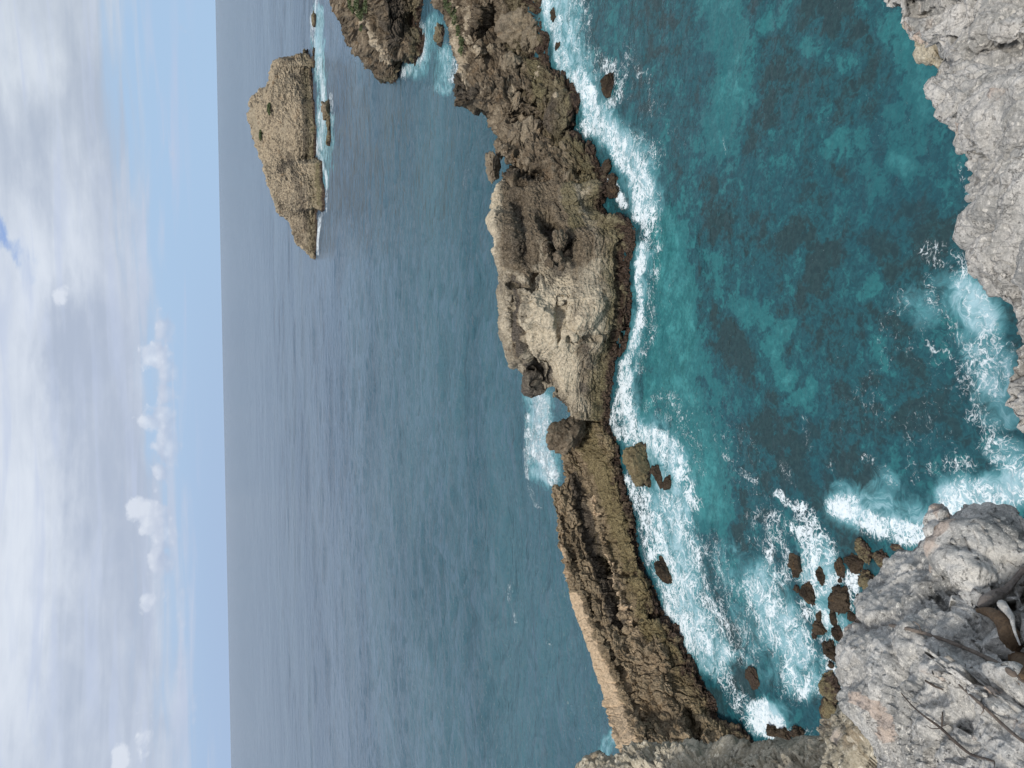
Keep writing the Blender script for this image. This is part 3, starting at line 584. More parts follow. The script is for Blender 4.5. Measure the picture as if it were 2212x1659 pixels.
# ------------------------------------------------------------------ central limestone block
ms, MP = loft('limestone_outcrop', 380, 908, 1080,
    [[(380, 1300), (392, 1318), (405, 1330), (430, 1310), (444, 1298), (466, 1326), (470, 1360), (489, 1377), (533, 1370), (584, 1364), (638, 1370), (693, 1370), (747, 1360), (784, 1333), (838, 1328), (880, 1320), (900, 1318)],
     ([(392, 1300), (430, 1275), (460, 1300), (490, 1358), (533, 1352), (584, 1342), (640, 1345), (700, 1345), (747, 1338), (784, 1318), (838, 1312), (900, 1298)], [(380, 2.4), (398, .9), (410, .4), (470, .5), (900, .3)]),
     ([(392, 1270), (430, 1240), (460, 1262), (490, 1330), (533, 1337), (584, 1335), (640, 1338), (700, 1336), (747, 1326), (784, 1308), (838, 1295), (870, 1280), (900, 1270)], [(380, 3.4), (398, 1.9), (410, 1.3), (430, 1.0), (470, 1.4), (533, 1.2), (584, .9), (700, .8), (784, .9), (900, .7)]),
     ([(392, 1200), (430, 1195), (460, 1210), (490, 1250), (533, 1262), (584, 1262), (640, 1262), (700, 1262), (747, 1262), (784, 1250), (838, 1245), (870, 1245), (900, 1246)], [(380, 5.6), (398, 4.0), (410, 3.6), (460, 3.4), (533, 2.4), (640, 1.4), (720, 1.3), (800, 1.2), (900, .9)]),
     ([(392, 1150), (430, 1145), (460, 1150), (490, 1190), (533, 1205), (584, 1215), (640, 1210), (700, 1200), (747, 1205), (784, 1212), (820, 1215), (850, 1222), (870, 1232), (900, 1238)], [(380, 7.2), (398, 5.6), (410, 5.2), (460, 5.0), (533, 4.6), (640, 2.4), (720, 2.4), (800, 1.8), (900, 1.2)]),
     ([(392, 1110), (430, 1105), (490, 1110), (540, 1118), (584, 1135), (640, 1135), (700, 1130), (747, 1140), (784, 1165), (820, 1195), (850, 1205), (870, 1222), (900, 1234)], [(380, 8.6), (398, 7.3), (410, 7), (460, 7), (533, 6.8), (640, 4.6), (720, 4.4), (800, 3.0), (900, 1.6)]),
     ([(392, 1082), (398, 1078), (406, 1072), (427, 1069), (485, 1070), (540, 1077), (598, 1084), (618, 1080), (640, 1084), (693, 1084), (747, 1091), (787, 1103), (795, 1122), (812, 1126), (836, 1140), (840, 1162), (843, 1190), (853, 1187), (870, 1208), (887, 1226), (900, 1230)], [(380, 9.2), (398, 8.2), (410, 8), (460, 8.6), (533, 8.6), (640, 7.6), (720, 7.4), (790, 5.5), (830, 4.5), (850, 2.8), (900, 2)])],
    [16, 14, 70, 50, 60, 50], MAT['massif'], back=[(392, 4), (700, 5), (800, 3.5), (845, 1.5), (900, .6)], smooth=2, seed=22, disp=dict(s=1.7, block=.24, rough=.26, strata=.12, fine=.11, sh=.7, hard=.45, big=1.0), warp=2.2,
    dstroke=[([(1180, 470), (1195, 500), (1215, 545)], 26, -1.9), ([(1120, 440), (1130, 560)], 22, -.8), ([(1150, 590), (1145, 620), (1100, 612)], 9, -.9), ([(1225, 733), (1290, 733)], 7, -.7), ([(1290, 660), (1250, 720)], 30, .5), ([(1255, 790), (1295, 745)], 26, .25),
             ([(1150, 660), (1190, 690)], 30, .7), ([(1212, 640), (1208, 700), (1205, 745)], 8, -.6), ([(1337, 520), (1338, 600), (1340, 700), (1325, 760)], 9, -.6), ([(1130, 700), (1140, 760), (1155, 800)], 10, -.8), ([(1205, 510), (1190, 530)], 12, 1.6), ([(1225, 560), (1208, 575)], 9, 1.0), ([(1190, 560)], 10, 1.2), ([(1150, 800), (1150, 830)], 12, -.8),
             ([(1098, 610), (1100, 680), (1110, 750)], 6, -.5)],
    parts=[('weed_fringe', 0, 2), ('wave_cut_notch', 2, 3), ('cliff_face', 3, 6), ('crest', 6, 99)], calm=[([(1280, 590), (1290, 700)], 55, .5), ([(1180, 650), (1200, 730)], 50, .4), ([(1220, 780), (1240, 850)], 40, .5)],
    tints={'cream': [([(1180, 640), (1190, 700), (1220, 800)], 75, .78), ([(1280, 640), (1290, 700)], 50, .6), ([(1074, 405), (1070, 480), (1078, 545)], 10, 1.1), ([(1160, 650), (1175, 700), (1160, 730)], 28, .85), ([(1215, 600), (1225, 640), (1220, 700), (1215, 760)], 22, 1.0), ([(1250, 690), (1240, 720)], 16, .9), ([(1205, 780), (1212, 830)], 18, .95), ([(1230, 750), (1232, 830)], 12, .8), ([(1130, 700), (1150, 750)], 18, .9), ([(1205, 590), (1200, 610)], 10, 1.0), ([(1088, 690), (1095, 730)], 10, .6),
                     ([(1260, 620), (1280, 700)], 36, .35), ([(1300, 640), (1300, 700)], 24, .3), ([(1085, 430), (1100, 470)], 12, .4)],
           'olive': [([(1230, 400), (1235, 440), (1245, 480)], 30, .85), ([(1340, 500), (1345, 600), (1345, 700), (1328, 770)], 14, .9), ([(1200, 440), (1160, 470)], 40, .35), ([(1300, 870), (1290, 890)], 26, .8), ([(1310, 800), (1300, 850)], 16, .8), ([(1350, 490)], 14, 1)],
           'brown': [([(1120, 410), (1130, 560)], 62, .95), ([(1170, 400), (1180, 480), (1250, 530)], 75, .95), ([(1300, 470), (1310, 540)], 40, .6), ([(1260, 760), (1280, 860)], 36, .6), ([(1110, 600), (1120, 760)], 18, .7)], 'dark': [([(1110, 420), (1120, 560)], 30, .5), ([(1180, 480), (1215, 520), (1205, 570)], 30, .9), ([(1120, 430), (1130, 500), (1135, 570)], 26, .5), ([(1110, 600), (1110, 680), (1125, 760)], 11, .8), ([(1140, 795), (1150, 830), (1175, 815)], 22, 1.1), ([(1265, 750), (1275, 790)], 20, .55), ([(1260, 840), (1285, 845)], 18, .8), ([(1300, 480), (1290, 540)], 20, .45), ([(1270, 510), (1300, 560)], 26, .3), ([(1360, 470), (1372, 495)], 14, .9), ([(1305, 410), (1310, 440)], 20, .9), ([(1200, 860), (1222, 885)], 12, .8),  # brown rock colour plus painted shade on the right side and in hollows
                    ([(1160, 600), (1150, 625)], 12, .6)]})
tag(ms, 'tall cream and grey limestone block rising between the two low rock ridges', 'limestone outcrop')

# ------------------------------------------------------------------ left ridge and shelf
lr, LP = loft('layered_rock_ridge', 872, 1700, 1500,
    [[(872, 1322), (897, 1317), (929, 1324), (975, 1340), (1042, 1352), (1116, 1374), (1180, 1384), (1202, 1390), (1250, 1412), (1302, 1434), (1332, 1438), (1345, 1458), (1369, 1474), (1399, 1487), (1451, 1516), (1521, 1546), (1547, 1553), (1555, 1579), (1581, 1613), (1622, 1643), (1700, 1700)],
     ([(872, 1300), (929, 1302), (975, 1320), (1042, 1334), (1116, 1352), (1202, 1370), (1250, 1388), (1302, 1410), (1332, 1418), (1369, 1450), (1399, 1466), (1451, 1494), (1521, 1526), (1555, 1558), (1622, 1620), (1700, 1680)], [(872, .15), (1100, .1), (1700, .3)]),
     ([(872, 1276), (929, 1272), (975, 1285), (1042, 1305), (1116, 1322), (1202, 1342), (1250, 1355), (1302, 1375), (1332, 1382), (1369, 1415), (1399, 1430), (1451, 1455), (1521, 1485), (1555, 1505), (1622, 1560), (1700, 1620)], [(872, 1.2), (1100, 1.4), (1300, 1.3), (1700, 1.2)]),
     ([(872, 1256), (929, 1255), (975, 1262), (1042, 1278), (1116, 1295), (1202, 1315), (1250, 1325), (1302, 1345), (1332, 1358), (1369, 1375), (1399, 1390), (1451, 1412), (1521, 1440), (1555, 1460), (1622, 1505), (1700, 1560)], [(872, 2.6), (1100, 3.0), (1300, 2.9), (1450, 2.4), (1700, 2.0)]),
     ([(872, 1244), (929, 1245), (975, 1250), (1042, 1262), (1116, 1272), (1202, 1285), (1250, 1295), (1302, 1312), (1332, 1322), (1369, 1335), (1399, 1342), (1451, 1365), (1521, 1392), (1555, 1405), (1622, 1440), (1700, 1480)], [(872, 3.4), (1100, 3.9), (1300, 4.2), (1450, 3.8), (1700, 3.4)]),
     ([(872, 1236), (929, 1240), (975, 1240), (990, 1228), (1042, 1225), (1060, 1210), (1116, 1222), (1202, 1242), (1250, 1256), (1302, 1272), (1332, 1282), (1369, 1297), (1399, 1310), (1451, 1330), (1521, 1358), (1555, 1370), (1622, 1395), (1700, 1425)], [(872, 4.0), (1100, 4.6), (1300, 5.0), (1450, 4.8), (1700, 4.4)]),
     ([(872, 1230), (925, 1236), (972, 1234), (977, 1229), (984, 1218), (1044, 1215), (1052, 1194), (1084, 1190), (1114, 1199), (1161, 1201), (1215, 1213), (1277, 1227), (1321, 1236), (1376, 1260), (1451, 1283), (1514, 1302), (1570, 1320), (1625, 1336), (1700, 1360)], [(872, 4.6), (980, 4.8), (1060, 5.2), (1250, 6.2), (1330, 6.8), (1450, 7.0), (1700, 7.4)])],
    [20, 36, 30, 34, 40, 40], MAT['ridge'], back=[(872, .6), (980, 1.0), (1200, 1.5), (1400, 2.0), (1700, 2.5)], smooth=2, seed=35, disp=dict(s=1.2, big=.35, block=.36, rough=.32, strata=.10, fine=.05, sh=.6, hard=.8), warp=2.2,
    dstroke=[([(1250, 1080), (1262, 1130), (1285, 1190), (1305, 1230), (1318, 1290), (1335, 1345)], 15, -.75), ([(1290, 1200), (1300, 1235)], 12, -.9), ([(1325, 1310), (1338, 1350)], 11, -.9), ([(1214, 1120), (1232, 1190), (1262, 1270), (1290, 1340), (1330, 1430), (1372, 1520), (1400, 1590)], 6, -.55),
             ([(1290, 1090), (1310, 1180), (1335, 1260), (1355, 1330)], 7, .4), ([(1340, 1240), (1375, 1237), (1400, 1232)], 5, -.5), ([(1370, 1345), (1390, 1330), (1430, 1328)], 5, -.6), ([(1340, 1370), (1365, 1410)], 16, -.5), ([(1325, 990), (1345, 1080), (1370, 1170), (1395, 1240)], 8, -.4),
             ([(1488, 1535), (1500, 1570), (1500, 1600)], 15, -1.2), ([(1420, 1400), (1440, 1500)], 26, .5), ([(1250, 1035), (1262, 1075)], 12, -.5), ([(1340, 1120), (1350, 1180)], 16, .3)],
    parts=[('weed_fringe', 0, 2), ('olive_ledge', 2, 4), ('crumbled_face', 4, 6), ('top_strip', 6, 99)], calm=[([(1240, 1290), (1268, 1380), (1296, 1450), (1326, 1520), (1348, 1590), (1365, 1640)], 30, .8), ([(1290, 1000), (1340, 1120), (1380, 1260)], 34, .45)],
    tints={'cream': [([(1236, 1300), (1262, 1380), (1290, 1450), (1320, 1520), (1345, 1590), (1360, 1625)], 30, 1.4), ([(1212, 1180), (1225, 1250)], 10, .6), ([(1278, 1070), (1290, 1120)], 6, .9), ([(1305, 1180), (1330, 1250), (1350, 1310), (1362, 1340)], 7, 1.0), ([(1310, 1390), (1345, 1450), (1370, 1500)], 10, .4), ([(1460, 1480), (1500, 1540)], 26, .35), ([(1380, 1420), (1430, 1430)], 20, .3), ([(1536, 1548), (1532, 1538)], 9, 1.3), ([(1222, 1050)], 6, .4)],
           'olive': [([(1262, 930), (1290, 1000), (1320, 1080), (1345, 1160), (1370, 1240), (1390, 1290), (1400, 1360)], 36, 1.0), ([(1240, 1000), (1250, 1040)], 12, .6), ([(1455, 1400), (1500, 1460)], 16, .7), ([(1420, 1360), (1440, 1380)], 22, .9), ([(1290, 900)], 30, .8)],
           'brown': [([(1240, 1060), (1270, 1150), (1300, 1240), (1325, 1320)], 30, .6)], 'dark': [([(1240, 1030), (1255, 1090), (1280, 1170), (1305, 1250), (1330, 1340)], 24, .85), ([(1345, 1060), (1370, 1140), (1385, 1200), (1410, 1250), (1432, 1300)], 9, 1.1), ([(1325, 990), (1345, 1040)], 10, 1), ([(1290, 1200), (1310, 1260)], 15, .8), ([(1330, 1310), (1340, 1350)], 12, 1.0), ([(1500, 1470), (1535, 1530)], 10, .4), ([(1490, 1560)], 14, .7)]})  # dark band under the crest: rock tone with the cavities' shade painted in
tag(lr, 'long layered brown ridge with cream top strip and olive ledge at the water', 'rock ridge')

# ------------------------------------------------------------------ boulders
def boulder_mesh(name, dims, seed, sub=5, facets=15, rough=.24, cut=.64, tint=(0, 0, 0), block=.30):
    import bmesh
    rnd = random.Random(seed)
    bm = bmesh.new(); bmesh.ops.create_icosphere(bm, subdivisions=sub, radius=1.0)
    me = bpy.data.meshes.new(name); bm.to_mesh(me); bm.free()
    n = len(me.vertices); P = np.zeros(n * 3, dtype=np.float32); me.vertices.foreach_get('co', P); P = P.reshape(-1, 3).astype(float)
    for k in range(facets):
        d = np.array([rnd.gauss(0, 1), rnd.gauss(0, 1), rnd.gauss(0, .8)]); d /= np.linalg.norm(d); c = cut * rnd.uniform(.8, 1.1)
        o = P @ d - c; P = P - d * np.maximum(o, 0)[:, None] * .93
    lo, hi = P.min(0), P.max(0); P = (P - (lo + hi) / 2) / (hi - lo) * 2
    Nn = P / np.linalg.norm(P, axis=1)[:, None]
    Q = P * 1.1 + seed * 3.1
    disp = rough * 1.2 * fbm(Q * 1.2, 5, .55, seed) + rough * .55 * fbm(Q * 3.5, 5, .65, seed + 4, True)
    f1, e, v = cells(Q * 1.7 + fbm(Q, 2, .5, seed)[:, None] * .4, seed + 9); disp += block * ((v - .5) - .6 * (1 - sstep(e, 0, .14)))
    P = P + Nn * disp[:, None]
    P = P * (np.array(dims) / 2)
    me.vertices.foreach_set('co', P.reshape(-1).astype(np.float32))
    me.polygons.foreach_set('use_smooth', np.ones(len(me.polygons), dtype=bool))
    put_attr(me, 'tint', np.tile(np.array(list(tint) + [0.0], float), (n, 1))); me.update()
    return me
def water_boulder(u0, u1, v0, v1, mat, seed, label, name='boulder', group=None, hk=.55, tilt=0.0, **kw):
    """a boulder standing in the water, its picture extents given; sized from its distance"""
    vc = (v0 + v1) / 2; front = at_z(u1, vc, 0.0); dist = np.linalg.norm(front - ORG)
    w = .86 * (v1 - v0) * dist / FPX; E = .86 * (u1 - u0) * dist / FPX
    th = math.asin(CAMZ / dist)
    h = min(w * hk, E * .75); dy = max((E - h * math.cos(th)) / math.sin(th), w * .35)
    me = boulder_mesh(name, (w * 1.04, dy, h * 1.9), seed, **kw)
    o = link(name, me, mat); d = np.array([front[0], front[1]]); d /= np.linalg.norm(d)
    c = np.array([front[0], front[1]]) + d * dy * .5
    o.location = (c[0], c[1], h * .1); o.rotation_euler = (.15 * math.sin(seed * 3.1), tilt + .2 * math.sin(seed * 1.7), -math.atan2(d[0], d[1]) + .4 * math.sin(seed * 2.3))
    return tag(o, label, 'boulder', group)
def dry_boulder(u0, u1, v0, v1, y, mat, seed, label, name='boulder', rot=(0, 0, 0), dk=.9, **kw):
    c = at_y((u0 + u1) / 2, (v0 + v1) / 2, y); dist = np.linalg.norm(c - ORG)
    w = (v1 - v0) * dist / FPX; h = (u1 - u0) * dist / FPX
    o = link(name, boulder_mesh(name, (w * 1.05, w * dk, h * 1.05), seed, **kw), mat); o.location = c; o.rotation_euler = rot
    return tag(o, label, 'boulder')
B = MAT['boulder']; WD = MAT['weedy']; DR = MAT['dry']
water_boulder(1341, 1404, 955, 1046, B, 3, 'large olive boulder in the foam beside the rock shelf', hk=.62, tint=(0, .35, 0), facets=9, cut=.8, rough=.3)
water_boulder(1402, 1432, 1003, 1054, WD, 4, 'dark weed covered boulder next to the large olive boulder', hk=.5)
water_boulder(1428, 1453, 1022, 1060, WD, 5, 'small dark wet rock at the outer side of the weedy boulder', hk=.45)
water_boulder(1410, 1447, 1199, 1262, WD, 6, 'single rounded brown boulder in foam below the olive ledge', hk=.45, facets=4)
water_boulder(1292, 1322, 160, 220, WD, 7, 'lone dark wedge shaped rock awash off the boulder strewn ridge', hk=.35)
lab = 'dark wet rock among the foam below the grey cliff edge'
spec = [((1701, 1736, 1191, 1247), WD, 'narrow dark rock farthest out in the white foam below the grey ledge'),
        ((1757, 1783, 1224, 1263), WD, 'small dark rock between the narrow rock and the big square one'),
        ((1719, 1760, 1252, 1307), WD, 'dark half washed rock outward of the square boulder'),
        ((1782, 1840, 1258, 1320), WD, 'squarish dark brown boulder alone in the foam near the grey ledge'),
        ((1794, 1829, 1208, 1245), WD, 'blocky dark rock at the seaward side of the olive cluster'),
        ((1838, 1884, 1160, 1215), B, 'olive knobbly boulder at the tip of the cluster beside the big splash'),
        ((1870, 1925, 1172, 1226), B, 'broad olive knobbly boulder touching the tip of the grey ledge'),
        ((1822, 1866, 1190, 1236), WD, 'dark brown rock wedged between the olive boulders'),
        ((1842, 1902, 1228, 1278), B, 'olive and brown boulder pressed against the side of the grey ledge'),
        ((1758, 1776, 1318, 1342), WD, 'tiny dark rock at the head of the scattered reef'),
        ((1750, 1782, 1338, 1374), WD, 'small dark reef rock with foam streaming across it'),
        ((1788, 1808, 1316, 1352), WD, 'slim dark reef rock close to the pale corner of the ledge'),
        ((1796, 1822, 1348, 1392), WD, 'dark reef rock half hidden by the pale corner of the ledge'),
        ((1764, 1812, 1378, 1428), WD, 'long dark reef rock at the inner end of the scattered reef'),
        ((1826, 1850, 1320, 1342), WD, 'little dark rock tucked against the ledge under the square boulder'),
        ((1762, 1816, 1446, 1512), B, 'brown and olive boulder washed by foam beside the grey ledge'),
        ((1762, 1812, 1500, 1556), B, 'olive boulder at the foot of the speckled cliff'),
        ((1926, 1964, 1174, 1194), B, 'olive rock peeping over the tip of the grey ledge'),
        ((1648, 1680, 1562, 1590), WD, 'black wet rock at the foot of the speckled cliff, outermost'),
        ((1672, 1706, 1570, 1600), WD, 'black wet rock at the foot of the speckled cliff, middle one'),
        ((1700, 1738, 1566, 1602), WD, 'black wet rock at the foot of the speckled cliff, next to the olive boulder'),
        ((1712, 1728, 1262, 1280), WD, 'tiny dark rock awash just outward of the half washed rock'),
        ((1846, 1862, 1282, 1300), WD, 'small dark stone between the olive cluster and the square boulder'),
        ((1806, 1820, 1246, 1258), WD, 'tiny dark stone between the blocky rock and the square boulder'),
        ((1752, 1764, 1364, 1380), WD, 'tiny dark rock at the outer edge of the scattered reef'),
        ((1786, 1802, 1428, 1444), WD, 'tiny dark rock between the scattered reef and the washed brown boulder'),
        ((1606, 1640, 1440, 1488), WD, 'drowned brown rock just breaking the foam in the middle of the inlet')]
for i, (b, mt, l) in enumerate(spec):
    water_boulder(*b, mt, 40 + i, l, hk=.42 if 'drowned' not in l else .12, tint=(0, .3, 0) if mt is B else (0, 0, 0), name='boulder', rough=.16)
# right-hand waterline rocks
for i, (b, l) in enumerate([((1186, 1202, 20, 46), 'small dark rock in the foam nearest the top edge of the picture'), ((1196, 1212, 88, 112), 'dark rock awash under the two rounded boulders'),
                            ((1292, 1320, 345, 378), 'dark reef rock ringed with foam, beyond the limestone block'), ((1304, 1334, 372, 410), 'dark reef rock nearest the foam swirl by the limestone block'),
                            ((1300, 1338, 398, 432), 'dark reef rock touching the foot of the limestone block')]):
    water_boulder(*b, WD, 80 + i, l, hk=.4)
# seen over the gap
dry_boulder(1187, 1262, 888, 976, 58.5, MAT['right'], 12, 'dark pointed boulder perched in the gap between the limestone block and the ridge', tint=(0, 0, .35), facets=12, cut=.7, dk=.8, rot=(0, .35, 0))
dry_boulder(1238, 1262, 888, 905, 56.0, DR, 19, 'small brown stone under the dark pointed boulder', tint=(0, 0, .2))
# boulders on the right ridge
dry_boulder(1088, 1172, 22, 118, 74.5, DR, 61, 'big rounded brown boulder leaning on the ridge, upper of the pair', rot=(0, .55, .2), tint=(0, .1, .1), facets=5)
dry_boulder(1134, 1184, 34, 112, 71.5, DR, 62, 'big rounded grey boulder just above the water, lower of the pair', rot=(0, .1, 0), tint=(0, .15, .35), facets=4)
dry_boulder(1083, 1120, 118, 160, 71.5, DR, 63, 'upright wedge of pale brown rock in the middle of the ridge', rot=(0, .5, .4))
dry_boulder(1108, 1124, 205, 236, 69.5, DR, 64, 'small oblong brown stone lying in the ridge hollow')
dry_boulder(1100, 1134, 270, 324, 68.0, DR, 65, 'square block of pitted grey rock on the narrow part of the ridge', facets=12, cut=.68, rot=(0, .2, .3))
dry_boulder(1128, 1166, 262, 326, 67.0, DR, 66, 'brown block leaning below the square pitted block', tint=(0, 0, .3), rot=(0, .1, .1))
dry_boulder(1178, 1238, 205, 290, 64.0, MAT['right'], 67, 'huge dark smooth boulder bulging over the water at the ridge foot', tint=(0, .1, .7), facets=4, rough=.08)
dry_boulder(1156, 1170, 148, 172, 68.0, DR, 68, 'pale cream oval stone on the olive ledge', tint=(1, 0, 0), facets=3)
dry_boulder(1196, 1206, 201, 212, 60.6, DR, 69, 'little pale stone on top of the huge dark boulder', tint=(1, 0, 0), facets=3, sub=4)
dry_boulder(1048, 1078, 329, 388, 70.5, DR, 70, 'rounded grey cap rock balanced on the ridge beside the limestone block', tint=(0, 0, .25), facets=5, rot=(0, -.1, 0))
dry_boulder(1052, 1076, 95, 118, 75.0, DR, 71, 'brown stone under the ridge top, left of the rounded pair', tint=(0, 0, .2))
dry_boulder(1126, 1150, 82, 110, 71.0, DR, 72, 'dark stone lodged behind the lower rounded boulder', tint=(0, 0, .5))
for i, (b, y, l) in enumerate([((1192, 1222, 500, 536), 56.2, 'largest dark block in the hollow of the limestone block'), ((1172, 1190, 530, 548), 56.9, 'dark stone at the upper rim of the hollow'), ((1196, 1216, 540, 566), 55.8, 'dark stone at the lower end of the hollow'), ((1180, 1196, 556, 576), 56.4, 'brown stone below the hollow on the limestone block'), ((1206, 1222, 566, 584), 55.4, 'small brown stone at the edge of the cream face')]):
    dry_boulder(*b, y, MAT['right'], 90 + i, l, tint=(0, 0, .5), facets=11, cut=.72)
# around the islet
for i, (b, l) in enumerate([((672, 684, 28, 60), 'low reef rock in surf, farthest from the islet'), ((658, 668, 108, 120), 'small rock at the pointed end of the islet beyond the surf'), ((668, 684, 122, 147), 'brown rock in the surf close under the islet end'), ((672, 682, 106, 120), 'dark rock in the surf between the reef and the islet'),
                            ((692, 716, 218, 258), 'jagged rock standing in front of the islet'), ((704, 716, 248, 288), 'low rock strip beside the jagged rock in front of the islet'), ((703, 717, 282, 316), 'flat rock at the end of the strip in front of the islet')]):
    water_boulder(*b, MAT['right'], 110 + i, l, hk=.5 if i == 4 else .3, tint=(0, .3, .3), rough=.25)
# headland outliers
water_boulder(884, 905, 96, 140, MAT['right'], 130, 'olive rock at the foot of the plant topped headland', tint=(0, .8, 0))
water_boulder(935, 962, 58, 104, MAT['right'], 131, 'brown crag in the surf between the headland and the ridge', hk=.7, tint=(0, .3, .2))

# ------------------------------------------------------------------ plants
def leaf_clump(name, n, rad, leaf, seed, mat):
    rnd = np.random.RandomState(seed); vs = []; fs = []
    for k in range(n):
        p = rnd.normal(0, 1, 3); p /= np.linalg.norm(p); p *= rnd.uniform(.3, 1) ** .5; p[2] = abs(p[2])
        p = p * rad * (1 + .35 * math.sin(3 * p[0] / max(rad[0], .01) + seed))
        a, b = rnd.normal(0, 1, 3), rnd.normal(0, 1, 3); a /= np.linalg.norm(a); b = np.cross(a, b); b /= np.linalg.norm(b)
        s = leaf * rnd.uniform(.6, 1.3); i = len(vs)
        vs += [p - a * s, p + b * s * .45, p + a * s, p - b * s * .45]; fs.append((i, i + 1, i + 2, i + 3))
    me = bpy.data.meshes.new(name); me.from_pydata([tuple(x) for x in vs], [], fs); me.materials.append(mat); return me
lm = bpy.data.materials.new('leaves'); lm.use_nodes = True; g = NT(lm.node_tree)
ps = g.n('ShaderNodeNewGeometry', out='Position')
lc = g.mix(g.ss(g.noise(ps, 2.0, 4, .6), .35, .65), (.050, .078, .028), (.13, .155, .065))
g.n('ShaderNodeOutputMaterial', {'Surface': g.n('ShaderNodeBsdfPrincipled', {'Base Color': lc, 'Roughness': .7})}, out=None)
def drop_on(P, u, v):
    """nearest visible surface point of a rock grid under picture point"""
    U, V = to_uv(P); d = np.hypot(U - u, V - v); dist = np.linalg.norm(P - ORG, axis=-1)
    k = np.argmin(np.where(d < 2.5, dist, 1e6 + d)); return P.reshape(-1, 3)[k]
rnd = random.Random(5); pi = 0
spots = [(754, 6), (762, 20), (771, 10), (776, 24), (784, 30), (790, 8), (783, 58)]
for (u, v) in spots:
    p = drop_on(HP, u, v); r = rnd.uniform(.6, 1.2)
    o = link('shrub', leaf_clump('shrub', 420, np.array([r, r, r * .5]), .16, 200 + pi, lm), None); o.location = p; pi += 1
    tag(o, 'low green shrub on the pale top of the far headland', 'shrub', 'green shrubs on the headland')
for (u, v) in [(965, 5), (970, 18), (978, 30), (984, 44), (988, 58), (990, 72), (994, 84), (999, 96), (996, 108), (982, 22)]:
    p = drop_on(RP, u, v); r = rnd.uniform(.35, .7)
    o = link('shrub', leaf_clump('shrub', 300, np.array([r, r, r * .55]), .10, 200 + pi, lm), None); o.location = p; pi += 1
    tag(o, 'small green tuft on the cream crest of the boulder strewn ridge', 'shrub', 'green tufts on the ridge crest')

for (u, v, l) in [(581, 232, 'dark green bush on the islet slope, nearer its right end'), (562, 289, 'dark green bush high on the islet, under its rounded top')]:
    p = drop_on(IP, u, v)
    o = link('bush', leaf_clump('bush', 500, np.array([2.2, 1.5, .9]), .35, 200 + pi, lm), None); o.location = p; pi += 1
    tag(o, l, 'bush')

# ------------------------------------------------------------------ the viewpoint's own cliffs
def fg_mat(name, c1, c2, pale, fs, bumpd, patch=.6, warm=(.36, .27, .18), warm_amt=.2, dark=(.045, .045, .045), dark_amt=.6, streak=(1, 1, 1)):
    m = bpy.data.materials.new(name); m.use_nodes = True; g = NT(m.node_tree)
    pos = g.n('ShaderNodeNewGeometry', out='Position')
    sp = g.vmul(pos, streak)
    at = g.n('ShaderNodeSeparateColor', {0: g.n('ShaderNodeVertexColor', out='Color', layer_name='tint')}, out=None).outputs
    A = g.noise(sp, 1.1 * fs, 6, .6, .5); Bn = g.noise(sp, 4.5 * fs, 7, .7, .4); C = g.noise(sp, 22 * fs, 6, .75, .2); D = g.noise(pos, 80 * fs, 3, .7)
    c = g.mix(g.ss(g.add(g.mul(A, .45), g.add(g.mul(Bn, .3), g.mul(C, .25))), .40, .60), c1, c2)
    c = g.mix(g.mul(g.ss(g.noise(g.vadd(pos, (5, 5, 5)), 1.4 * fs, 5, .6, .6), .55, .66), warm_amt), c, warm)
    c = g.mix(g.mul(g.ss(C, .53, .66), .55), c, pale)
    lich = g.voro(g.vadd(pos, g.vmul(g.noise(pos, 9 * fs, 3, .6, out=1), (.06, .06, .06))), 9 * fs, 'F1')
    c = g.mix(g.mul(g.m('SUBTRACT', 1.0, g.ss(g.add(lich, g.mul(g.sub(A, .5), .8)), .13, .2)), .7), c, pale)
    pit = g.ss(g.add(g.mul(Bn, .4), g.mul(g.noise(g.vadd(sp, (1, 2, 3)), 13 * fs, 6, .78, .5), .6)), .54, .64)
    c = g.mix(g.mul(pit, dark_amt), c, dark)
    c = g.mix(g.ss(g.add(at[0], g.mul(g.sub(Bn, .5), 1.0)), .40, .70), c, g.mix(g.ss(C, .3, .65), (.66, .55, .47), (.50, .42, .36)))
    c = g.mix(g.mul(g.ss(g.add(at[1], g.mul(g.sub(Bn, .5), .9)), .35, .75), .9), c, g.mix(g.ss(C, .35, .65), (.22, .16, .09), (.34, .27, .18)))
    c = g.mix(g.mul(g.ss(g.add(at[2], g.mul(g.sub(Bn, .5), .9)), .35, .75), .8), c, g.mix(g.ss(C, .35, .65), (.05, .045, .04), (.13, .12, .11)))
    c = g.mix(1.0, c, g.mix(g.ss(D, .25, .75), (.75, .75, .75), (1.2, 1.2, 1.2)), 'MULTIPLY')
    crack = g.voro(g.vadd(sp, g.vmul(g.noise(pos, 2.2 * fs, 5, .65, out=1), (.7, .7, .7))), .9 * fs, 'DISTANCE_TO_EDGE')
    ck = g.m('SUBTRACT', 1.0, g.ss(crack, 0.0, .006))
    c = g.mix(g.mul(ck, .6), c, dark)
    h = g.add(g.add(g.mul(Bn, .9), g.mul(C, .35)), g.add(g.mul(D, .06), g.add(g.mul(pit, -.22), g.mul(ck, -.35))))
    nb = g.bump(h, 1.0, bumpd)
    g.n('ShaderNodeOutputMaterial', {'Surface': g.n('ShaderNodeBsdfPrincipled', {'Base Color': c, 'Roughness': .95, 'Normal': nb, 'Specular IOR Level': .15})}, out=None)
    return m
MAT['fg_light'] = fg_mat('pale_grey_limestone', (.30, .295, .28), (.62, .595, .56), (.78, .74, .68), 2.4, .022, dark_amt=.45, dark=(.11, .10, .095), streak=(.7, 1.0, 1.0), warm_amt=.08)
MAT['fg_grey'] = fg_mat('lichen_grey_limestone', (.29, .286, .272), (.72, .695, .65), (.88, .84, .76), 4.2, .013, dark_amt=.65, dark=(.06, .058, .055), warm_amt=.1)
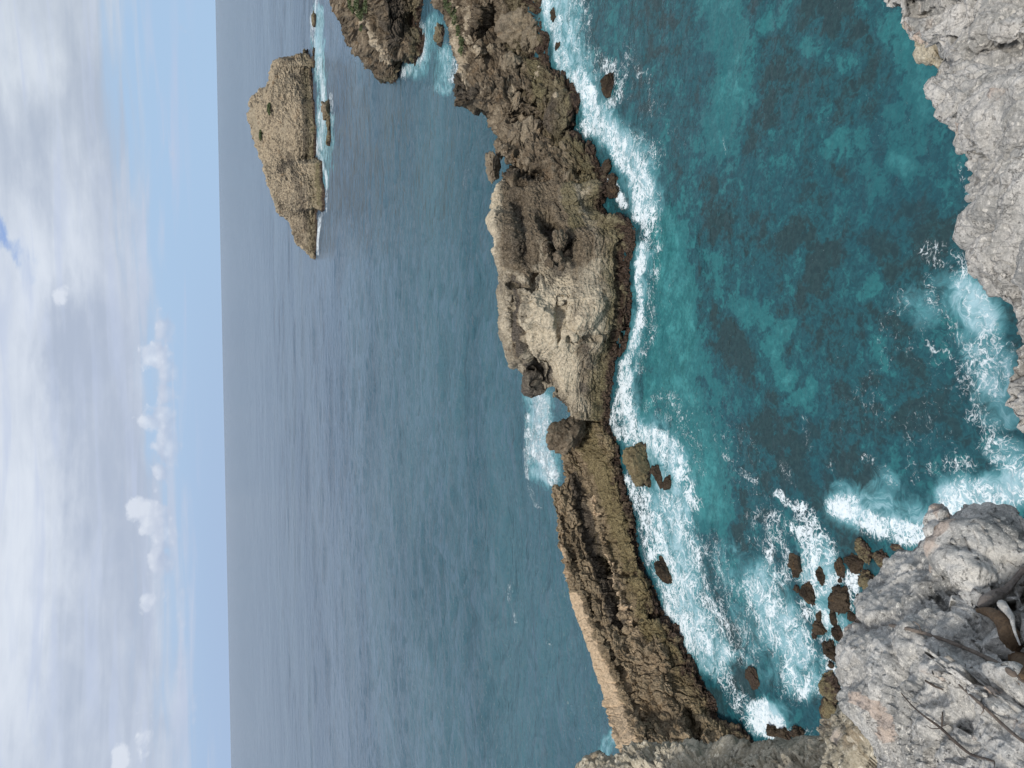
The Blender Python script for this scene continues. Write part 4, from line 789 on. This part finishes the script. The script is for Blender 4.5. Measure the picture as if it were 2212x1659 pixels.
MAT['fg_spk'] = fg_mat('speckled_cliff_limestone', (.34, .30, .225), (.66, .59, .46), (.82, .76, .63), 1.3, .04, dark_amt=.7, warm_amt=.5)

def ledge(name, edge, dist, inner, mat, seed, n=500, seg=60, disp=None, warp=3.0, tints=None, dstroke=(), push=(.0, .0)):
    """edge: picture polyline; dist: metres along the sight line at each edge point; inner: [(du,dv,extra distance factor)]"""
    e = np.array(edge, float); s = np.concatenate([[0], np.cumsum(np.hypot(*np.diff(e, axis=0).T))]); t = np.linspace(0, s[-1], n)
    u = np.interp(t, s, e[:, 0]); v = np.interp(t, s, e[:, 1]); d = np.interp(t, s, dist)
    J = np.stack([t / 16, t * 0, t * 0], 1)
    u = u + warp * fbm(J, 5, .6, seed); v = v + warp * fbm(J + 9, 5, .6, seed + 1)
    E = at_d(u, v, d); layers = []
    # wall under the edge, going down to the sea, tucked back under the ledge
    inw = at_d(u + inner[1][0], v + inner[1][1], d) - E; inw[:, 2] = 0; inw = .45 * inw / np.linalg.norm(inw, axis=1)[:, None]
    w0 = E.copy(); w0[:, 2] = -2; w0 += inw * 2.0; w1 = E.copy(); w1[:, 2] -= 8; w1 += inw * 1.6; w2 = E.copy(); w2[:, 2] -= .9; w2 += inw * .5
    layers = [w0, w1, w2, E]
    for (du, dv, dd) in inner: layers.append(at_d(u + du, v + dv, d + dd if np.isscalar(dd) else d + np.interp(t / s[-1], [x[0] for x in dd], [x[1] for x in dd])))
    C = np.stack(layers, 1); K = C.shape[1]; sg = [8, 12, 30] + [seg] * (K - 4)
    tt = np.concatenate([np.linspace(k, k + 1, sg[k], endpoint=False) for k in range(K - 1)] + [[K - 1]])
    i = np.minimum(tt.astype(int), K - 2); f = (tt - i)[None, :, None]
    P = C[:, i] * (1 - f) + C[:, i + 1] * f
    P = blur(P, 3); U, V = to_uv(P)
    # orient normals towards the viewer
    N = grid_normals(P); sgn = np.sign(((ORG - P) * N).sum(-1).mean()); N = N * sgn
    if dstroke: P = P + N * strokes(U, V, dstroke, True)[..., None]; N = grid_normals(P) * sgn
    if disp: P = P + N * rock_disp(P, seed=seed, **disp)[..., None]
    me = grid_mesh(name, P, {'tint': tint_attr(U, V, tints or {}, P, seed)}, flip=sgn < 0)
    return link(name, me, mat), P

# right: pale grey limestone (upper right of the picture)
c1, P1 = ledge('cliff_right', [(1870, -120), (1888, 0), (1921, 14), (1944, 51), (1957, 80), (1995, 110), (2062, 108), (2040, 135), (2020, 150), (2010, 200), (2011, 236), (2020, 262), (2051, 306), (2075, 330), (2090, 349), (2096, 405), (2096, 450), (2110, 523), (2136, 596), (2154, 663), (2148, 748), (2154, 798), (2164, 860), (2190, 925), (2270, 1000)],
    [7.5, 7.0, 6.9, 6.7, 6.5, 6.4, 6.3, 6.0, 5.8, 5.4, 5.3, 5.2, 5.0, 4.9, 4.8, 4.6, 4.5, 4.3, 4.1, 4.0, 3.9, 3.8, 3.7, 3.6, 3.5],
    [(60, -8, -.25), (150, -15, -.7), (300, -20, -1.3), (600, -30, -1.9)], MAT['fg_light'], 51, n=900, seg=80, push=(.25, -.5),
    disp=dict(s=.75, block=.10, rough=.15, strata=.0, fine=.025, sh=.3, hard=.8),
    tints={'cream': [([(1960, 20), (2000, 60)], 30, .4), ([(2062, 270), (2085, 290)], 24, .8), ([(1950, 60), (1990, 95)], 9, .8), ([(2165, 210), (2180, 200)], 18, .6), ([(2180, 640), (2190, 620)], 16, .5)],
           'olive': [([(2190, 590), (2210, 560)], 12, .6)], 'dark': [([(2095, 330), (2110, 400)], 16, .4), ([(2110, 250), (2125, 330)], 10, .5), ([(2190, 810), (2200, 900)], 20, .3)]})
tag(c1, 'pale grey weathered limestone cliff edge above the teal inlet', 'cliff', kind='structure')
# brown facet under its upper notch
c1b, _b = ledge('cliff_notch_rock', [(1935, 30), (1945, 60), (1965, 85), (1985, 115), (2000, 136), (2016, 143), (2030, 138), (2050, 150)], [9.2, 9, 8.8, 8.6, 8.4, 8.3, 8.2, 8.0],
    [(30, -12, -.1), (70, -30, -.2), (140, -50, -.3)], MAT['fg_spk'], 52, n=200, seg=30, push=(.2, -.3), disp=dict(s=.8, block=.12, rough=.15, strata=0, fine=.02, sh=.3))
tag(c1b, 'brown shaded rock face below a notch in the pale cliff edge', 'cliff', kind='structure')

# far left: speckled cream cliff (bottom of the picture)
c3, P3 = ledge('cliff_left', [(1180, 1730), (1240, 1690), (1271, 1660), (1301, 1633), (1360, 1618), (1400, 1610), (1442, 1607), (1520, 1616), (1598, 1628), (1643, 1622), (1710, 1603), (1748, 1596), (1762, 1586), (1768, 1551), (1799, 1529), (1825, 1510), (1900, 1480)],
    [12, 11.5, 11.2, 11, 10.6, 10.3, 10, 9.4, 9, 8.7, 8.3, 8.1, 8.0, 7.8, 7.5, 7.2, 6.8],
    [(8, 30, -.4), (25, 80, -1.0), (50, 160, -2.0), (100, 320, -3.0)], MAT['fg_spk'], 53, n=900, seg=60, push=(-.3, -.4),
    disp=dict(s=.7, block=.14, rough=.20, strata=.05, fine=.03, sh=.3, hard=.8),
    tints={'cream': [([(1830, 1560), (1860, 1620)], 24, .5), ([(1450, 1650), (1500, 1655)], 16, .4)], 'dark': [([(1340, 1640), (1400, 1640)], 14, .6), ([(1440, 1615), (1460, 1620)], 10, .5), ([(1790, 1545), (1820, 1550), (1770, 1570)], 18, .5)], 'olive': [([(1700, 1630), (1640, 1650)], 16, .5), ([(1870, 1600), (1880, 1640)], 14, .5)]})
tag(c3, 'speckled cream and brown cliff edge beyond the grey ledge', 'cliff', kind='structure')

# near left: grey ledge at the photographer's feet (lower right of the picture)
def ledge_fan(name, edge, dist, centre, cdist, mat, seed, n=900, seg=(30, 70, 90, 90), disp=None, tints=None, dstroke=(), push=(0, 0), warp=3.0):
    """like ledge, but every edge point is joined to one inner point (u,v) so the sheet covers a convex region"""
    e = np.array(edge, float); s = np.concatenate([[0], np.cumsum(np.hypot(*np.diff(e, axis=0).T))]); t = np.linspace(0, s[-1], n)
    u = np.interp(t, s, e[:, 0]); v = np.interp(t, s, e[:, 1]); d = np.interp(t, s, dist)
    J = np.stack([t / 16, t * 0, t * 0], 1); u = u + warp * fbm(J, 5, .6, seed); v = v + warp * fbm(J + 9, 5, .6, seed + 1)
    E = at_d(u, v, d); Cc = at_d(np.array(centre[0] * 1.0), np.array(centre[1] * 1.0), np.array(cdist))
    inw = Cc - E; inw[:, 2] = 0; inw = .4 * inw / np.linalg.norm(inw, axis=1)[:, None]
    w0 = E.copy(); w0[:, 2] = -2; w0 += inw * 2.0; w1 = E.copy(); w1[:, 2] -= 8; w1 += inw * 1.6; w2 = E.copy(); w2[:, 2] -= .8; w2 += inw * .5
    lay = [w0, w1, w2, E]
    for f, lift in ((.06, .05), (.35, .10), (.7, .08), (1.0, 0)):
        q = E * (1 - f) + Cc * f; q = q.copy(); q[:, 2] += lift; lay.append(q)
    C = np.stack(lay, 1); K = C.shape[1]; sg = [8, 12, 30] + list(seg)
    tt = np.concatenate([np.linspace(k, k + 1, sg[k], endpoint=False) for k in range(K - 1)] + [[K - 1]])
    i = np.minimum(tt.astype(int), K - 2); f = (tt - i)[None, :, None]
    P = C[:, i] * (1 - f) + C[:, i + 1] * f; P = blur(P, 3); U, V = to_uv(P)
    N = grid_normals(P); sgn = np.sign(((ORG - P) * N).sum(-1).mean()); N = N * sgn
    if dstroke: P = P + N * strokes(U, V, dstroke, True)[..., None]; N = grid_normals(P) * sgn
    keep = np.clip((K - 1 - tt) / .5, 0, 1)[None, :]
    if disp: P = P + N * (rock_disp(P, seed=seed, **disp) * keep)[..., None]
    me = grid_mesh(name, P, {'tint': tint_attr(U, V, tints or {}, P, seed)}, flip=sgn < 0)
    return link(name, me, mat), P
c2, P2 = ledge_fan('cliff_ledge', [(2600, 1150), (2330, 1130), (2212, 1126), (2144, 1130), (2110, 1142), (2095, 1126), (2063, 1115), (2026, 1118), (2010, 1137), (2004, 1162), (1962, 1180), (1925, 1190), (1912, 1218), (1877, 1262), (1856, 1307), (1826, 1343), (1809, 1375), (1804, 1412), (1816, 1450), (1824, 1509), (1860, 1566), (1889, 1614), (1901, 1662), (1930, 1800), (1980, 2200)],
    [2.5, 2.9, 3.1, 3.3, 3.3, 3.35, 3.4, 3.45, 3.45, 3.4, 3.4, 3.45, 3.4, 3.4, 3.35, 3.35, 3.3, 3.3, 3.2, 3.1, 3.0, 2.95, 2.9, 2.8, 2.6],
    (2700, 1900), 1.75, MAT['fg_grey'], 54, push=(-.15, -.35), disp=dict(s=.5, block=.05, rough=.10, strata=0, fine=.012, sh=.3, hard=.6),
    dstroke=[([(2140, 1300), (2175, 1290), (2212, 1240), (2260, 1230)], 34, -.05), ([(2150, 1300), (2180, 1370), (2212, 1440), (2260, 1500)], 40, -.16), ([(2012, 1275), (2040, 1310), (2085, 1325), (2150, 1375)], 6, -.03), ([(2100, 1220), (2160, 1180)], 60, .08), ([(2040, 1140)], 34, .06), ([(2050, 1450), (2150, 1500)], 70, .05)],
    tints={'cream': [([(1856, 1510), (1885, 1525), (1900, 1560), (1895, 1590)], 24, .95), ([(2040, 1218), (2075, 1222)], 24, .95), ([(1825, 1362), (1835, 1345)], 18, .9), ([(2175, 1505), (2165, 1515)], 16, .8), ([(2055, 1300), (2075, 1305)], 16, .5), ([(2035, 1135), (2080, 1128)], 12, .8), ([(2070, 1560), (2090, 1580)], 18, .5), ([(2030, 1470), (2060, 1490)], 20, .5), ([(1983, 1194)], 10, .8), ([(2018, 1252)], 7, 1.0), ([(2190, 1560), (2212, 1580)], 24, .5), ([(1940, 1190)], 7, .8)],
           'olive': [([(2165, 1320), (2180, 1380), (2200, 1440)], 26, .85), ([(2205, 1260), (2212, 1300)], 22, .8), ([(2190, 1520), (2200, 1560)], 18, .4)],
           'dark': [([(2160, 1300), (2190, 1300), (2195, 1330)], 16, .7), ([(1950, 1290), (1900, 1320)], 30, .3), ([(1900, 1420), (1960, 1450)], 40, .3), ([(2150, 1260), (2130, 1300)], 12, .5)]})
tag(c2, 'grey lichen covered limestone ledge under the photographer with twigs lying across it', 'cliff ledge', kind='structure')

# ------------------------------------------------------------------ twigs, root, shell-white wood
def tube(name, pts, rads, mat, seed=0, sides=9, kn=.15):
    p = np.array(pts, float); s = np.concatenate([[0], np.cumsum(np.linalg.norm(np.diff(p, axis=0), axis=1))]); n = max(40, int(s[-1] / .008))
    t = np.linspace(0, s[-1], n); C = np.stack([np.interp(t, s, p[:, k]) for k in range(3)], 1)
    for _ in range(10): C[1:-1] = C[1:-1] * .5 + (C[2:] + C[:-2]) * .25
    r = np.interp(t, s, rads)
    T = np.gradient(C, axis=0); T /= np.linalg.norm(T, axis=1)[:, None]; Aa = np.cross(T, [0, 0, 1.0]); Aa /= np.linalg.norm(Aa, axis=1)[:, None]; Bb = np.cross(T, Aa)
    ang = np.linspace(0, 2 * math.pi, sides + 1)[:-1]; ang = np.append(ang, ang[0])
    D = np.cos(ang)[None, :, None] * Aa[:, None] + np.sin(ang)[None, :, None] * Bb[:, None]
    base = C[:, None] + D * r[:, None, None]
    nz = fbm(base.reshape(-1, 3) * 40 + seed, 3, .6, seed).reshape(n, -1); knots = np.clip(vnoise(np.stack([t / .05, t * 0, t * 0 + seed], 1), seed), 0, 1)[:, None] * .35
    P = C[:, None] + D * (r[:, None] * (1 + kn * nz + knots))[..., None]
    P[0] = C[0]; P[-1] = C[-1]
    return grid_mesh(name, P)
def wood_mat(name, a, b):
    m = bpy.data.materials.new(name); m.use_nodes = True; g = NT(m.node_tree); pos = g.n('ShaderNodeNewGeometry', out='Position')
    n = g.noise(pos, 55, 5, .7, .6); n2 = g.noise(pos, 12, 4, .6)
    c = g.mix(g.ss(g.add(g.mul(n, .6), g.mul(n2, .4)), .35, .65), a, b)
    g.n('ShaderNodeOutputMaterial', {'Surface': g.n('ShaderNodeBsdfPrincipled', {'Base Color': c, 'Roughness': .85, 'Normal': g.bump(g.add(n, g.noise(g.vmul(pos, (160, 40, 40)), 1.0, 4, .7)), 1.0, .010)})}, out=None); return m
wb = wood_mat('brown_bark', (.13, .10, .08), (.27, .22, .18)); wg = wood_mat('grey_twig', (.17, .14, .125), (.32, .28, .25)); wd = wood_mat('dark_twig', (.075, .055, .045), (.16, .125, .10)); ww = wood_mat('bleached_wood', (.58, .55, .50), (.80, .78, .74)); wr = wood_mat('reddish_root', (.09, .055, .03), (.20, .13, .075))
def on_ledge(lst, off=.012):
    """picture points laid on the ledge surface"""
    out = []
    U, V = to_uv(P2); U = U.ravel(); V = V.ravel(); Pf = P2.reshape(-1, 3); dist = np.linalg.norm(Pf - ORG, axis=1)
    for (u, v) in lst:
        d = np.hypot(U - u, V - v); k = np.argmin(np.where(d < 5, dist, 1e6 + d)); dd = dist[k]
        out.append(at_d(np.array(float(u)), np.array(float(v)), np.array(dd - off)))
    return out
def twig(name, pts, rads, mat, label, cat, seed, off=.012, kids=()):
    k = 1.0 if cat in ('root', 'driftwood') else .48; rads = [r * k for r in rads]; kids = [(a, [r * k for r in b]) for a, b in kids]
    o = link(name, tube(name, on_ledge(pts, off), rads, mat, seed), mat); tag(o, label, cat)
    for (kp, kr) in kids:
        link('side_twig', tube('side_twig', on_ledge(kp, off + .008), kr, mat, seed + 5), mat, o)
    return o
twig('branch', [(1921, 1350), (1960, 1358), (1995, 1367), (2040, 1382), (2090, 1402), (2130, 1420), (2180, 1450), (2230, 1490)], [.010, .011, .011, .010, .011, .012, .013, .014], wb, 'long brown branch lying across the middle of the grey ledge', 'branch', 3, off=.010, kids=[([(1990, 1365), (1985, 1350), (1972, 1342)], [.004, .003, .0015])])
twig('twig', [(1998, 1470), (2020, 1483), (2038, 1490)], [.005, .006, .004], wd, 'short dark twig stub on the grey ledge above the thin forked twig', 'twig', 4)
twig('twig', [(1945, 1495), (1970, 1525), (2000, 1550), (2030, 1570), (2060, 1600), (2095, 1630), (2150, 1645)], [.003, .004, .004, .006, .007, .006, .004], wd, 'thin forked twig with a dark lower end near the foot of the grey ledge', 'twig', 5, off=.02,
     kids=[([(2034, 1572), (2036, 1540), (2038, 1505)], [.0045, .0035, .002]), ([(2034, 1574), (2012, 1574), (2000, 1566)], [.003, .0025, .001]), ([(2034, 1570), (2050, 1562)], [.003, .001]), ([(2148, 1645), (2148, 1658)], [.003, .001])])
twig('twig', [(2070, 1478), (2100, 1505), (2130, 1530), (2160, 1560), (2200, 1595), (2240, 1620)], [.005, .006, .006, .007, .007, .008], wb, 'thin brown twig running beside the forked twig to the picture corner', 'twig', 6, kids=[([(2120, 1520), (2125, 1535), (2118, 1545)], [.004, .003, .001])])
twig('twig', [(2190, 1450), (2205, 1470), (2230, 1480)], [.005, .005, .004], wd, 'short twig lying over the branch at the edge of the hollow', 'twig', 8, off=.03)
twig('root', [(2108, 1318), (2140, 1322), (2165, 1340), (2185, 1380), (2200, 1420), (2240, 1480)], [.006, .014, .020, .022, .024, .03], wr, 'thick reddish brown root curving through the hollow of the grey ledge', 'root', 9, off=.01)
twig('root', [(2112, 1312), (2130, 1298), (2155, 1285), (2175, 1275), (2190, 1255), (2215, 1225)], [.006, .018, .018, .012, .009, .008], wg, 'grey weathered root arching over the upper rim of the hollow', 'root', 10, off=.03)
twig('driftwood', [(2152, 1298), (2165, 1306), (2178, 1322), (2188, 1338)], [.005, .011, .010, .006], ww, 'bleached white piece of wood lying on the reddish root', 'driftwood', 11, off=.07, kids=[([(2186, 1338), (2192, 1365), (2204, 1395)], [.005, .0035, .002])])
